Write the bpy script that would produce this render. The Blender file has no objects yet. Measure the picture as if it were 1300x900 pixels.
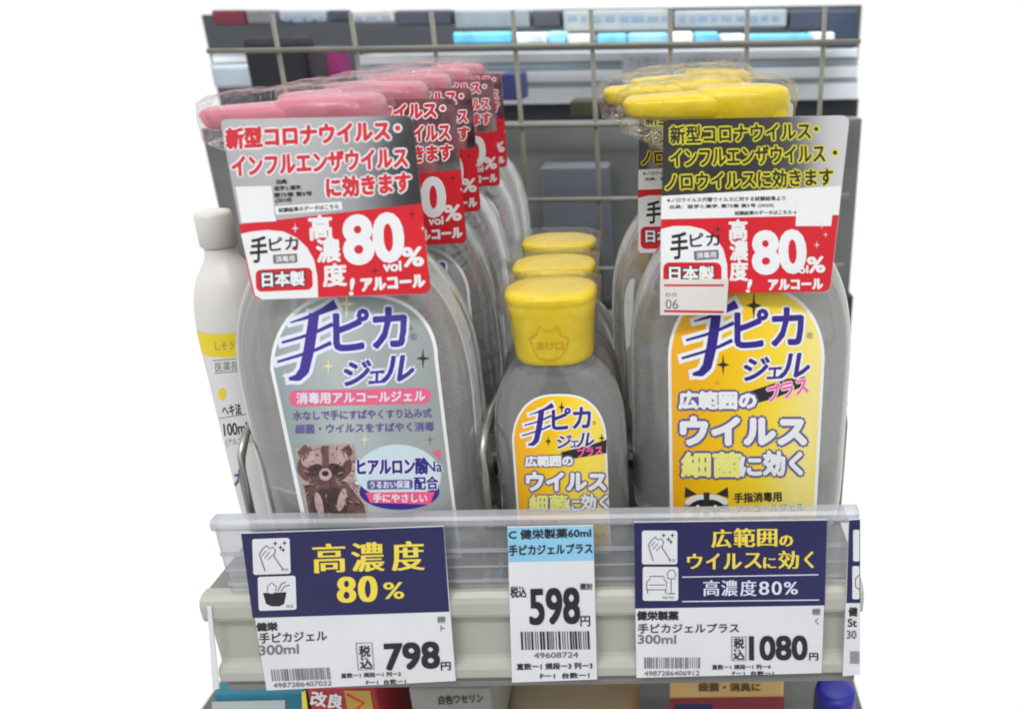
import bpy, bmesh, math, random
from mathutils import Vector, noise
random.seed(7)
S = bpy.context.scene
COL = S.collection
PI = math.pi

# ------------------------------------------------------------------ camera
FPX, PX, PY = 1018.0, 845.0, 450.0          # focal length and optical axis of the photograph (1300 px wide, cropped off centre)
PITCH, ROLL = math.radians(22), .015
CAM = Vector((0, -.26, .2054))
_F = Vector((0, math.cos(PITCH), -math.sin(PITCH)))
_U0 = Vector((0, math.sin(PITCH), math.cos(PITCH)))
_R0 = Vector((1, 0, 0))
_R = _R0*math.cos(ROLL) - _U0*math.sin(ROLL)
_U = _U0*math.cos(ROLL) + _R0*math.sin(ROLL)
cd = bpy.data.cameras.new('camera')
cam = bpy.data.objects.new('camera', cd); COL.objects.link(cam)
from mathutils import Matrix
cam.matrix_world = Matrix.Translation(CAM) @ Matrix((_R, _U, -_F)).transposed().to_4x4()
cd.sensor_width = 36; cd.sensor_fit = 'HORIZONTAL'
cd.lens = FPX/1300*36
cd.shift_x = -(PX-650)/1300
cd.clip_start = .01; cd.clip_end = 50
cd.dof.use_dof = True; cd.dof.focus_distance = .335; cd.dof.aperture_fstop = 11.5
S.camera = cam

# ------------------------------------------------------------------ world and lamps
w = bpy.data.worlds.new('World'); S.world = w; w.use_nodes = True
wn = w.node_tree; wn.nodes.clear()
def N(nt, t, **k):
    n = nt.nodes.new(t)
    for a, b in k.items(): setattr(n, a, b)
    return n
def math_node(nt, op, a, b=None, c=None, clamp=False):
    n = N(nt, 'ShaderNodeMath', operation=op, use_clamp=clamp)
    for i, v in enumerate((a, b, c)):
        if v is None: continue
        if isinstance(v, (int, float)): n.inputs[i].default_value = v
        else: nt.links.new(v, n.inputs[i])
    return n.outputs[0]
# the bright shop all round; behind the viewer it is dimmer, with a person-wide dark gap in the middle
tc = N(wn, 'ShaderNodeTexCoord'); sp = N(wn, 'ShaderNodeSeparateXYZ')
wn.links.new(tc.outputs['Generated'], sp.inputs[0])
X, Y, Z = sp.outputs
ny = math_node(wn, 'MAXIMUM', math_node(wn, 'MULTIPLY', Y, -1.0), .02)
r = math_node(wn, 'DIVIDE', X, ny)
nz = N(wn, 'ShaderNodeTexNoise'); nz.inputs['Scale'].default_value = 6.0
wn.links.new(tc.outputs['Generated'], nz.inputs['Vector'])
wob = math_node(wn, 'MULTIPLY_ADD', nz.outputs['Fac'], .24, -.12)
rr = math_node(wn, 'ADD', r, wob)
lo = math_node(wn, 'MULTIPLY_ADD', rr, 25.0, 8.4, clamp=True)      # > -.335
hi = math_node(wn, 'MULTIPLY_ADD', rr, -25.0, 5.0, clamp=True)     # < .19
zz = math_node(wn, 'MULTIPLY_ADD', Z, -5.0, 2.2, clamp=True)       # below head height
dark = math_node(wn, 'MULTIPLY', math_node(wn, 'MULTIPLY', lo, hi), zz)
back = math_node(wn, 'MULTIPLY_ADD', Y, -8.0, 0.0, clamp=True)     # 1 behind the viewer
st = N(wn, 'ShaderNodeTexNoise'); st.inputs['Scale'].default_value = 4.0; st.inputs['Detail'].default_value = 3.0
mp = N(wn, 'ShaderNodeMapping'); mp.inputs['Scale'].default_value = (2.2, 2.2, .5)
wn.links.new(tc.outputs['Generated'], mp.inputs[0]); wn.links.new(mp.outputs[0], st.inputs['Vector'])
backlvl = math_node(wn, 'MULTIPLY_ADD', st.outputs['Fac'], 1.25, .08)
backlvl = math_node(wn, 'MULTIPLY', backlvl, math_node(wn, 'MULTIPLY_ADD', dark, -.9, 1.0))
up = math_node(wn, 'MULTIPLY_ADD', Z, 5.0, -1.6, clamp=True)
backlvl = math_node(wn, 'ADD', backlvl, math_node(wn, 'MULTIPLY', up, .7))
mixw = N(wn, 'ShaderNodeMix', data_type='FLOAT')
fwd = math_node(wn, 'MULTIPLY_ADD', Y, 6.0, -1.9, clamp=True)      # 1 ahead of the viewer
wn.links.new(back, mixw.inputs['Factor']); wn.links.new(math_node(wn, 'MULTIPLY_ADD', fwd, .28, .75), mixw.inputs['A'])
wn.links.new(backlvl, mixw.inputs['B'])
bg = N(wn, 'ShaderNodeBackground'); wo = N(wn, 'ShaderNodeOutputWorld')
cmb = N(wn, 'ShaderNodeCombineColor')
for i in range(3): wn.links.new(mixw.outputs['Result'], cmb.inputs[i])
wn.links.new(cmb.outputs[0], bg.inputs['Color'])
bg.inputs['Strength'].default_value = 1.0
wn.links.new(bg.outputs[0], wo.inputs[0])

def area_lamp(name, loc, target, sx, sy, power, color=(1, 1, 1)):
    l = bpy.data.lights.new(name, 'AREA'); l.shape = 'RECTANGLE'; l.size = sx; l.size_y = sy
    l.energy = power; l.color = color
    o = bpy.data.objects.new(name, l); COL.objects.link(o); o.location = loc
    o.rotation_euler = (Vector(target)-Vector(loc)).to_track_quat('-Z', 'Y').to_euler()
    return o
area_lamp('ceiling_lamp', (-.08, -.50, .80), (-.05, .03, .08), .9, .09, 5.0, (.98, .99, 1))
area_lamp('rack_fill', (-.1, .56, .62), (-.1, .90, .13), 1.0, .06, 5.0, (.95, .98, 1))  # unseen fill added to brighten the pale rails, turned away from the bottles

S.view_settings.view_transform = 'Standard'; S.view_settings.look = 'None'
S.view_settings.exposure = 0; S.view_settings.gamma = 1
S.render.film_transparent = False
S.render.engine = 'CYCLES'
c = S.cycles
c.max_bounces = 16; c.transparent_max_bounces = 40; c.transmission_bounces = 14; c.glossy_bounces = 5; c.diffuse_bounces = 4
c.use_denoising = True; c.sample_clamp_indirect = 4; c.filter_width = 1.9
c.caustics_reflective = False; c.caustics_refractive = False; c.blur_glossy = 1.0

# ------------------------------------------------------------------ pixels of the photograph -> points
def ray(x, y): return _F + _R*((x-PX)/FPX) - _U*((y-PY)/FPX)
def onY(x, y, Yp):
    d = ray(x, y); return CAM + d*((Yp-CAM.y)/d.y)
def onZ(x, y, Zp):
    d = ray(x, y); return CAM + d*((Zp-CAM.z)/d.z)

# ------------------------------------------------------------------ materials
MATS = {}
def mat(name, col, rough=.5, metal=0.0, var=.06, scale=60.0, bump=0.0, bscale=400.0, spec=.5, trans=0.0, ior=1.45, emit=0.0, sss=0.0, coat=0.0):
    if name in MATS: return MATS[name]
    m = bpy.data.materials.new(name); m.use_nodes = True; nt = m.node_tree
    b = nt.nodes['Principled BSDF']
    b.inputs['Roughness'].default_value = rough; b.inputs['Metallic'].default_value = metal
    b.inputs['Specular IOR Level'].default_value = spec
    b.inputs['Transmission Weight'].default_value = trans; b.inputs['IOR'].default_value = ior
    b.inputs['Coat Weight'].default_value = coat
    if sss: 
        b.inputs['Subsurface Weight'].default_value = sss; b.inputs['Subsurface Scale'].default_value = .002
    t = N(nt, 'ShaderNodeTexCoord')
    if var:
        n = N(nt, 'ShaderNodeTexNoise'); n.inputs['Scale'].default_value = scale; n.inputs['Detail'].default_value = 4
        nt.links.new(t.outputs['Object'], n.inputs['Vector'])
        mr = N(nt, 'ShaderNodeMapRange'); mr.inputs['To Min'].default_value = 1-var; mr.inputs['To Max'].default_value = 1+var
        mr.inputs['From Min'].default_value = .3; mr.inputs['From Max'].default_value = .7
        nt.links.new(n.outputs['Fac'], mr.inputs['Value'])
        vm = N(nt, 'ShaderNodeVectorMath', operation='SCALE'); vm.inputs[0].default_value = col
        nt.links.new(mr.outputs[0], vm.inputs['Scale']); nt.links.new(vm.outputs[0], b.inputs['Base Color'])
        rm = N(nt, 'ShaderNodeMapRange'); rm.inputs['To Min'].default_value = max(0, rough-.05); rm.inputs['To Max'].default_value = rough+.05
        nt.links.new(n.outputs['Fac'], rm.inputs['Value']); nt.links.new(rm.outputs[0], b.inputs['Roughness'])
    else: b.inputs['Base Color'].default_value = (*col, 1)
    if emit:
        b.inputs['Emission Color'].default_value = (*col, 1); b.inputs['Emission Strength'].default_value = emit
    if bump:
        n2 = N(nt, 'ShaderNodeTexNoise'); n2.inputs['Scale'].default_value = bscale; n2.inputs['Detail'].default_value = 3
        nt.links.new(t.outputs['Object'], n2.inputs['Vector'])
        bp = N(nt, 'ShaderNodeBump'); bp.inputs['Strength'].default_value = bump; bp.inputs['Distance'].default_value = .001
        nt.links.new(n2.outputs['Fac'], bp.inputs['Height']); nt.links.new(bp.outputs[0], b.inputs['Normal'])
    MATS[name] = m; return m

def film_mat(name, tint=(1, 1, 1), haze=.06, gloss_rough=.08, bump=.6, bscale=260.0, base=.06, gain=.45):
    """clear plastic film: see-through, glossy where it turns away, a little milky"""
    if name in MATS: return MATS[name]
    m = bpy.data.materials.new(name); m.use_nodes = True; nt = m.node_tree; nt.nodes.clear()
    out = N(nt, 'ShaderNodeOutputMaterial'); tr = N(nt, 'ShaderNodeBsdfTransparent'); gl = N(nt, 'ShaderNodeBsdfGlossy'); df = N(nt, 'ShaderNodeBsdfDiffuse')
    tr.inputs['Color'].default_value = (*tint, 1); gl.inputs['Roughness'].default_value = gloss_rough
    df.inputs['Color'].default_value = (.8, .82, .84, 1)
    t = N(nt, 'ShaderNodeTexCoord'); n2 = N(nt, 'ShaderNodeTexNoise'); n2.inputs['Scale'].default_value = bscale; n2.inputs['Detail'].default_value = 2; n2.inputs['Distortion'].default_value = 1.5
    nt.links.new(t.outputs['Object'], n2.inputs['Vector'])
    bp = N(nt, 'ShaderNodeBump'); bp.inputs['Strength'].default_value = bump; bp.inputs['Distance'].default_value = .0015
    nt.links.new(n2.outputs['Fac'], bp.inputs['Height'])
    for s in (gl, df): nt.links.new(bp.outputs[0], s.inputs['Normal'])
    lw = N(nt, 'ShaderNodeLayerWeight'); lw.inputs['Blend'].default_value = .35; nt.links.new(bp.outputs[0], lw.inputs['Normal'])
    f = math_node(nt, 'MULTIPLY_ADD', lw.outputs['Fresnel'], gain, base, clamp=True)
    m1 = N(nt, 'ShaderNodeMixShader'); m1.inputs[0].default_value = haze
    nt.links.new(tr.outputs[0], m1.inputs[1]); nt.links.new(df.outputs[0], m1.inputs[2])
    m2 = N(nt, 'ShaderNodeMixShader'); nt.links.new(f, m2.inputs[0]); nt.links.new(m1.outputs[0], m2.inputs[1]); nt.links.new(gl.outputs[0], m2.inputs[2])
    nt.links.new(m2.outputs[0], out.inputs[0]); MATS[name] = m; return m

def gel_mat(name, tint=(.985, .99, .98), milk=(.97, .98, .955), haze=.21):
    """clear gel in a clear bottle: rough refraction with a share of milky scatter"""
    if name in MATS: return MATS[name]
    m = bpy.data.materials.new(name); m.use_nodes = True; nt = m.node_tree; nt.nodes.clear()
    out = N(nt, 'ShaderNodeOutputMaterial')
    b = N(nt, 'ShaderNodeBsdfPrincipled'); b.inputs['Base Color'].default_value = (*tint, 1); b.inputs['Transmission Weight'].default_value = 1
    b.inputs['IOR'].default_value = 1.38; b.inputs['Roughness'].default_value = .025
    t = N(nt, 'ShaderNodeTexCoord'); n2 = N(nt, 'ShaderNodeTexNoise'); n2.inputs['Scale'].default_value = 38; n2.inputs['Detail'].default_value = 1.5
    mpn = N(nt, 'ShaderNodeMapping'); mpn.inputs['Scale'].default_value = (1, 1, .22)
    nt.links.new(t.outputs['Object'], mpn.inputs[0]); nt.links.new(mpn.outputs[0], n2.inputs['Vector'])
    bp = N(nt, 'ShaderNodeBump'); bp.inputs['Strength'].default_value = .30; bp.inputs['Distance'].default_value = .004
    nt.links.new(n2.outputs['Fac'], bp.inputs['Height']); nt.links.new(bp.outputs[0], b.inputs['Normal'])
    df = N(nt, 'ShaderNodeBsdfDiffuse'); df.inputs['Color'].default_value = (*milk, 1)
    tl = N(nt, 'ShaderNodeBsdfTranslucent'); tl.inputs['Color'].default_value = (*milk, 1)
    ms = N(nt, 'ShaderNodeMixShader'); ms.inputs[0].default_value = .30
    nt.links.new(df.outputs[0], ms.inputs[1]); nt.links.new(tl.outputs[0], ms.inputs[2])
    mx = N(nt, 'ShaderNodeMixShader'); mx.inputs[0].default_value = haze
    nt.links.new(b.outputs[0], mx.inputs[1]); nt.links.new(ms.outputs[0], mx.inputs[2])
    gl = N(nt, 'ShaderNodeBsdfGlossy'); gl.inputs['Roughness'].default_value = .16; nt.links.new(bp.outputs[0], gl.inputs['Normal'])
    lw = N(nt, 'ShaderNodeLayerWeight'); lw.inputs['Blend'].default_value = .25; nt.links.new(bp.outputs[0], lw.inputs['Normal'])
    rim = math_node(nt, 'MULTIPLY_ADD', math_node(nt, 'POWER', lw.outputs['Facing'], 1.6), .65, .07, clamp=True)
    m3 = N(nt, 'ShaderNodeMixShader'); nt.links.new(rim, m3.inputs[0]); nt.links.new(mx.outputs[0], m3.inputs[1]); nt.links.new(gl.outputs[0], m3.inputs[2])
    nt.links.new(m3.outputs[0], out.inputs[0]); MATS[name] = m; return m

def grad_mat(name, stops, x0, x1, rough=.35, tilt=0.0, var=0.0, transp=0.0):
    """printed colour gradient across the label (object X)"""
    if name in MATS: return MATS[name]
    m = bpy.data.materials.new(name); m.use_nodes = True; nt = m.node_tree
    b = nt.nodes['Principled BSDF']; b.inputs['Roughness'].default_value = rough
    t = N(nt, 'ShaderNodeTexCoord'); s = N(nt, 'ShaderNodeSeparateXYZ'); nt.links.new(t.outputs['Object'], s.inputs[0])
    v = math_node(nt, 'MULTIPLY_ADD', s.outputs[2], tilt, s.outputs[0])
    if var:
        n = N(nt, 'ShaderNodeTexNoise'); n.inputs['Scale'].default_value = 55; n.inputs['Detail'].default_value = 2
        nt.links.new(t.outputs['Object'], n.inputs['Vector'])
        v = math_node(nt, 'ADD', v, math_node(nt, 'MULTIPLY_ADD', n.outputs['Fac'], var, -var/2))
    mr = N(nt, 'ShaderNodeMapRange'); mr.inputs['From Min'].default_value = x0; mr.inputs['From Max'].default_value = x1
    nt.links.new(v, mr.inputs['Value'])
    cr = N(nt, 'ShaderNodeValToRGB'); e = cr.color_ramp.elements
    e[0].position, e[0].color = stops[0][0], (*stops[0][1], 1); e[1].position, e[1].color = stops[-1][0], (*stops[-1][1], 1)
    for p, cc in stops[1:-1]:
        k = e.new(p); k.color = (*cc, 1)
    nt.links.new(mr.outputs[0], cr.inputs[0]); nt.links.new(cr.outputs[0], b.inputs['Base Color'])
    MATS[name] = m; return m

WHITE = mat('white_print', (.77, .78, .79), .4, var=.03)
PAPER = mat('white_paper', (.70, .715, .74), .55, var=.035, scale=40, bump=.06, bscale=300)
BLACK = mat('black_print', (.02, .02, .024), .5, var=0)
GREYINK = mat('grey_ink', (.16, .16, .17), .5, var=0)
NAVY = mat('navy_print', (.020, .019, .09), .45, var=.12, scale=30)
CYAN = mat('light_blue_print', (.26, .55, .76), .5, var=.04)
YEL = mat('yellow_print', (.82, .66, .07), .5, var=.03)
LAV = mat('pale_blue_print', (.70, .72, .84), .5, var=0)
RED = mat('red_print', (.62, .018, .03), .35, var=.05)
REDTXT = mat('red_lettering', (.60, .03, .045), .4, var=0)
PURPLE = mat('purple_print', (.055, .032, .26), .4, var=.04)
DPURPLE = mat('deep_violet_print', (.035, .02, .22), .4, var=.04)
INDIGO = mat('indigo_print', (.12, .10, .28), .4, var=.04)
PINK = mat('pink_print', (.72, .13, .24), .4, var=.04)
HOTPINK = mat('hot_pink_print', (.85, .12, .38), .4, var=.02)
ROSE = mat('rose_print', (.80, .10, .22), .4, var=.03)
ORANGEINK = mat('orange_ink', (.72, .36, .0), .45, var=0)
LEMON = mat('lemon_print', (.80, .78, .22), .4, var=.03)
OUTYEL = mat('acid_yellow_print', (.66, .60, .02), .4, var=.03)
FOIL = mat('silver_foil', (.72, .72, .74), .10, metal=1.0, var=.02, scale=25, bump=.025, bscale=38)
PALEBLUE = mat('pale_cyan_print', (.55, .68, .72), .4, var=.04)
FURL = mat('pale_fur_print', (.44, .31, .29), .5, var=.25, scale=260)
FURM = mat('brown_fur_print', (.13, .065, .06), .5, var=.35, scale=320)
FURD = mat('dark_fur_print', (.05, .028, .03), .5, var=.3, scale=320)
FURG = mat('grey_fur_print', (.34, .30, .28), .5, var=.25, scale=320)
GOLD = mat('gold_print', (.62, .36, .02), .4, var=.02)
PALEY = mat('pale_gold_print', (.72, .68, .42), .4, var=.02)
PINKCAP = mat('pink_plastic', (.62, .19, .255), .25, var=.05, scale=50, bump=.12, bscale=110)
YELCAP = mat('yellow_plastic', (.80, .58, .004), .30, var=.05, scale=50, bump=.12, bscale=110)
GEL = gel_mat('clear_gel')
SHELL = film_mat('clear_bottle_plastic', (.97, .975, .97), haze=.07, gloss_rough=.09, bump=.10, bscale=30, base=.035, gain=.75)
WRAP = film_mat('crinkled_wrap', haze=.008, gloss_rough=.05, bump=1.0, bscale=230, base=.012, gain=.34)
STEEL = mat('cream_steel', (.42, .415, .37), .36, var=.05, scale=18, bump=.04)
STEELH = mat('pale_steel', (.70, .70, .69), .3, var=.04)
WIRE = mat('beige_wire', (.20, .19, .155), .42, var=.12)
WIREG = mat('grey_wire', (.30, .29, .27), .3, metal=.75, var=.1)

# ------------------------------------------------------------------ mesh helpers
class MB:
    def __init__(s): s.v = []; s.f = []; s.m = []; s.mats = []; s.smooth = []
    def mi(s, m):
        if m not in s.mats: s.mats.append(m)
        return s.mats.index(m)
    def add(s, verts, faces, m, smooth=False):
        o = len(s.v); s.v += [tuple(p) for p in verts]; k = s.mi(m)
        for f in faces:
            s.f.append(tuple(i+o for i in f)); s.m.append(k); s.smooth.append(smooth)
        return s
    def rings(s, rings, m, smooth=True, cap0=True, cap1=True):
        n = len(rings[0]); V = [p for rg in rings for p in rg]; F = []
        for i in range(len(rings)-1):
            for j in range(n):
                F.append((i*n+j, i*n+(j+1) % n, (i+1)*n+(j+1) % n, (i+1)*n+j))
        if cap0: F.append(tuple(range(n-1, -1, -1)))
        if cap1: F.append(tuple((len(rings)-1)*n+j for j in range(n)))
        return s.add(V, F, m, smooth)
    def tube(s, pts, r, m, n=10):
        pts = [Vector(p) for p in pts]; R = []
        for i, p in enumerate(pts):
            t = (pts[min(i+1, len(pts)-1)]-pts[max(i-1, 0)]).normalized()
            a = t.cross(Vector((0, 0, 1)) if abs(t.z) < .9 else Vector((1, 0, 0))).normalized(); b = t.cross(a)
            R.append([p + (a*math.cos(2*PI*k/n) + b*math.sin(2*PI*k/n))*r for k in range(n)])
        return s.rings(R, m)
    def box(s, x0, x1, y0, y1, z0, z1, m, bev=0.0):
        bm = bmesh.new(); bmesh.ops.create_cube(bm, size=1)
        for v in bm.verts: v.co = ((x0+x1)/2+v.co.x*(x1-x0), (y0+y1)/2+v.co.y*(y1-y0), (z0+z1)/2+v.co.z*(z1-z0))
        if bev: bmesh.ops.bevel(bm, geom=bm.edges[:], offset=bev, segments=2, affect='EDGES', profile=.5)
        bm.verts.ensure_lookup_table()
        s.add([v.co for v in bm.verts], [[v.index for v in f.verts] for f in bm.faces], m, False); bm.free(); return s
    def build(s, name, parent=None, loc=None, recalc=False):
        me = bpy.data.meshes.new(name); me.from_pydata(s.v, [], s.f)
        for m in s.mats: me.materials.append(m)
        me.polygons.foreach_set('material_index', s.m); me.polygons.foreach_set('use_smooth', s.smooth)
        if recalc:
            bm = bmesh.new(); bm.from_mesh(me); bmesh.ops.recalc_face_normals(bm, faces=bm.faces[:]); bm.to_mesh(me); bm.free()
        me.update()
        o = bpy.data.objects.new(name, me); COL.objects.link(o)
        if parent: o.parent = parent
        if loc is not None: o.location = loc
        return o
def tag(o, label, cat, group=None, kind=None):
    if label: o['label'] = label
    if cat: o['category'] = cat
    if group: o['group'] = group
    if kind: o['kind'] = kind
    return o
def thing(name, label, cat, loc=(0, 0, 0), group=None, rz=0):
    o = bpy.data.objects.new(name, None); COL.objects.link(o); o.empty_display_size = .02
    o.location = loc; o.rotation_euler.z = rz
    return tag(o, label, cat, group)
def dup(root, loc, rz=0, label=None, parent=None):
    q = root.copy(); COL.objects.link(q)
    if parent is None:
        q.location = loc; q.rotation_euler.z = rz
        if label: q['label'] = label
    else: q.parent = parent
    for ch in [o for o in list(bpy.data.objects) if o.parent == root]: dup(ch, None, parent=q)
    return q

# ------------------------------------------------------------------ lettering and flat artwork, authored in the photograph's pixels
_gc = {}
def glyphs(t):
    if t in _gc: return _gc[t]
    cu = bpy.data.curves.new('lettering', 'FONT'); cu.body = t; cu.resolution_u = 4 if t.isascii() else 2; cu.dimensions = '2D'; cu.fill_mode = 'BOTH'
    ob = bpy.data.objects.new('lettering', cu); COL.objects.link(ob)
    dg = bpy.context.evaluated_depsgraph_get(); ev = ob.evaluated_get(dg); me = ev.to_mesh()
    V = [(v.co.x, v.co.y) for v in me.vertices]; F = [tuple(p.vertices) for p in me.polygons]
    ev.to_mesh_clear(); bpy.data.objects.remove(ob); bpy.data.curves.remove(cu)
    if not V: V = [(0, 0)]
    x0 = min(p[0] for p in V); x1 = max(p[0] for p in V); y0 = min(p[1] for p in V); y1 = max(p[1] for p in V)
    _gc[t] = (V, F, ((x0+x1)/2, (y0+y1)/2, max(x1-x0, 1e-4), max(y1-y0, 1e-4))); return _gc[t]
DZ = 4e-5
def cut_grid(P, F, step):
    """cut flat artwork along a fine grid so that it can follow a curved bottle"""
    x0 = min(p[0] for p in P); x1 = max(p[0] for p in P); y0 = min(p[1] for p in P); y1 = max(p[1] for p in P)
    if x1-x0 < step and y1-y0 < step*2: return P, F
    bm = bmesh.new(); vs = [bm.verts.new((x, y, 0)) for x, y in P]
    for f in F:
        try: bm.faces.new([vs[i] for i in f])
        except ValueError: pass
    def cut(co, no): bmesh.ops.bisect_plane(bm, geom=bm.verts[:]+bm.edges[:]+bm.faces[:], dist=1e-5, plane_co=co, plane_no=no)
    k = math.ceil(x0/step)*step
    while k < x1: cut((k, 0, 0), (1, 0, 0)); k += step
    k = math.ceil(y0/(2*step))*2*step
    while k < y1: cut((0, k, 0), (0, 1, 0)); k += 2*step
    bm.verts.ensure_lookup_table(); bm.verts.index_update()
    Q = [(v.co.x, v.co.y) for v in bm.verts]; G = [tuple(v.index for v in f.verts) for f in bm.faces]; bm.free()
    return Q, G
class Art:
    def __init__(s, mapper): s.mb = MB(); s.map = mapper; s.curved = getattr(mapper, 'curved', 0)
    def put(s, pts, faces, m, layer, cut=True):
        if s.curved and cut: pts, faces = cut_grid(pts, faces, s.curved)
        s.mb.add([s.map(x, y, layer*DZ) for x, y in pts], faces, m)
    def poly(s, pts, m, layer):
        """simple polygon, filled as a fan from its centroid (convex or star-shaped outlines)"""
        cx = sum(p[0] for p in pts)/len(pts); cy = sum(p[1] for p in pts)/len(pts); n = len(pts)
        s.put([(cx, cy)]+list(pts), [(0, (i+1) % n+1, i+1) for i in range(n)], m, layer)
    def quad(s, a, b, c_, d, m, layer, n=1):
        P = []; F = []
        for i in range(n+1):
            for j in range(n+1):
                u, v = i/n, j/n
                P.append(tuple((a[k]*(1-u)+b[k]*u)*(1-v)+(d[k]*(1-u)+c_[k]*u)*v for k in (0, 1)))
        for i in range(n):
            for j in range(n):
                q = i*(n+1)+j; F.append((q, q+1, q+n+2, q+n+1))
        s.put(P, F, m, layer)
    def rect(s, x0, y0, x1, y1, m, layer, rot=0):
        cx, cy = (x0+x1)/2, (y0+y1)/2
        s.quad(*[rotp(p, cx, cy, rot) for p in ((x0, y0), (x1, y0), (x1, y1), (x0, y1))], m, layer)
    def rrect(s, x0, y0, x1, y1, r, m, layer, rot=0):
        cx, cy = (x0+x1)/2, (y0+y1)/2; P = []
        for (qx, qy, a0) in ((x1-r, y0+r, -90), (x1-r, y1-r, 0), (x0+r, y1-r, 90), (x0+r, y0+r, 180)):
            for k in range(6):
                a = math.radians(a0+k*18); P.append(rotp((qx+r*math.cos(a), qy+r*math.sin(a)), cx, cy, rot))
        s.poly(P, m, layer)
    def ell(s, cx, cy, rx, ry, m, layer, rot=0, a0=0, a1=360, n=28):
        P = [rotp((cx+rx*math.cos(math.radians(a0+(a1-a0)*k/n)), cy+ry*math.sin(math.radians(a0+(a1-a0)*k/n))), cx, cy, rot) for k in range(n+(a1-a0 < 360))]
        s.poly(P, m, layer)
    def star(s, cx, cy, rx, ry, m, layer, k=.2):
        P = []
        for i in range(8):
            a = i*PI/4; q = 1 if i % 2 == 0 else k
            P.append((cx+rx*q*math.cos(a), cy+ry*q*math.sin(a)))
        s.poly(P, m, layer)
    def line(s, pts, wd, m, layer):
        n = len(pts); L = []; R = []
        for i in range(n):
            a = pts[max(i-1, 0)]; b = pts[min(i+1, n-1)]; dx, dy = b[0]-a[0], b[1]-a[1]; q = math.hypot(dx, dy) or 1
            L.append((pts[i][0]-dy/q*wd/2, pts[i][1]+dx/q*wd/2)); R.append((pts[i][0]+dy/q*wd/2, pts[i][1]-dx/q*wd/2))
        s.put(L+R, [(i, i+1, n+i+1, n+i) for i in range(n-1)], m, layer)
    def text(s, t, cx, cy, wd, ht, m, layer, rot=0, bold=0, out=None, shear=0, xonly=False, ring=6, sq=False):
        V, F, (gx, gy, gw, gh) = glyphs(t)
        P = []
        for x, y in V:
            px = (x-gx)/gw*wd; py = -(y-gy)/gh*ht; px += -py*shear
            P.append(rotp((cx+px, cy+py), cx, cy, rot))
        if s.curved: P, F = cut_grid(P, F, s.curved)
        def copies(rad, mm, ly):
            offs = [(0, 0)]
            if rad:
                offs += [(rad*a_, rad*b_) for a_ in (-1, 0, 1) for b_ in (-1, 0, 1) if a_ or b_] if sq else [(rad*math.cos(2*PI*k/ring), rad*math.sin(2*PI*k/ring)) for k in range(ring)] if not xonly else [(-rad, 0), (rad, 0), (-rad/2, 0), (rad/2, 0)]
            for i, (ox, oy) in enumerate(offs): s.put([(x+ox, y+oy) for x, y in P], F, mm, ly+i*.03, False)
        if out: copies(out[1], out[0], layer)
        copies(bold, m, layer+(.5 if out else 0))
    def barcode(s, x0, y0, x1, y1, m, layer, rot=0, seed=3, skew=0):
        rg = random.Random(seed); x = x0; cx, cy = (x0+x1)/2, (y0+y1)/2
        while x < x1:
            b = rg.choice((1, 1, 1.6, 2.4))*(x1-x0)/80
            s.quad(*[rotp(p, cx, cy, rot) for p in ((x, y0), (x+b, y0), (x+b+skew, y1), (x+skew, y1))], m, layer); x += b+rg.choice((1, 1.5, 2.2))*(x1-x0)/80
def rotp(p, cx, cy, deg):
    """turn counter-clockwise as seen in the picture (y runs down)"""
    if not deg: return p
    a = -math.radians(deg); x, y = p[0]-cx, p[1]-cy
    return (cx+x*math.cos(a)-y*math.sin(a), cy+x*math.sin(a)+y*math.cos(a))
def plane_map(Yp, origin):
    o = Vector(origin)
    def f(x, y, z):
        p = onY(x, y, Yp)-o; p.y -= z+4e-5; return p
    return f
def card(mb, pts, Yp, origin, m, th=.0006):
    """a thin flat card with outline pts (photo px), front face at depth Yp"""
    o = Vector(origin); A = [onY(x, y, Yp)-o for x, y in pts]; n = len(A)
    B = [a+Vector((0, th, 0)) for a in A]
    mb.add(A+B, [tuple(range(n-1, -1, -1)), tuple(range(n, 2*n))]+[(i, (i+1) % n, n+(i+1) % n, n+i) for i in range(n)], m)
def rounded(corners, rad):
    """polygon with rounded corners; rad per corner"""
    P = []; n = len(corners)
    for i, cpt in enumerate(corners):
        c0 = Vector(cpt); a = Vector(corners[i-1])-c0; b = Vector(corners[(i+1) % n])-c0; r = rad[i]
        if r == 0: P.append(tuple(c0)); continue
        p0 = c0+a.normalized()*r; p1 = c0+b.normalized()*r
        for k in range(6):
            t = k/5; P.append(tuple(p0*(1-t)**2+c0*2*t*(1-t)+p1*t*t))
    return P

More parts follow.
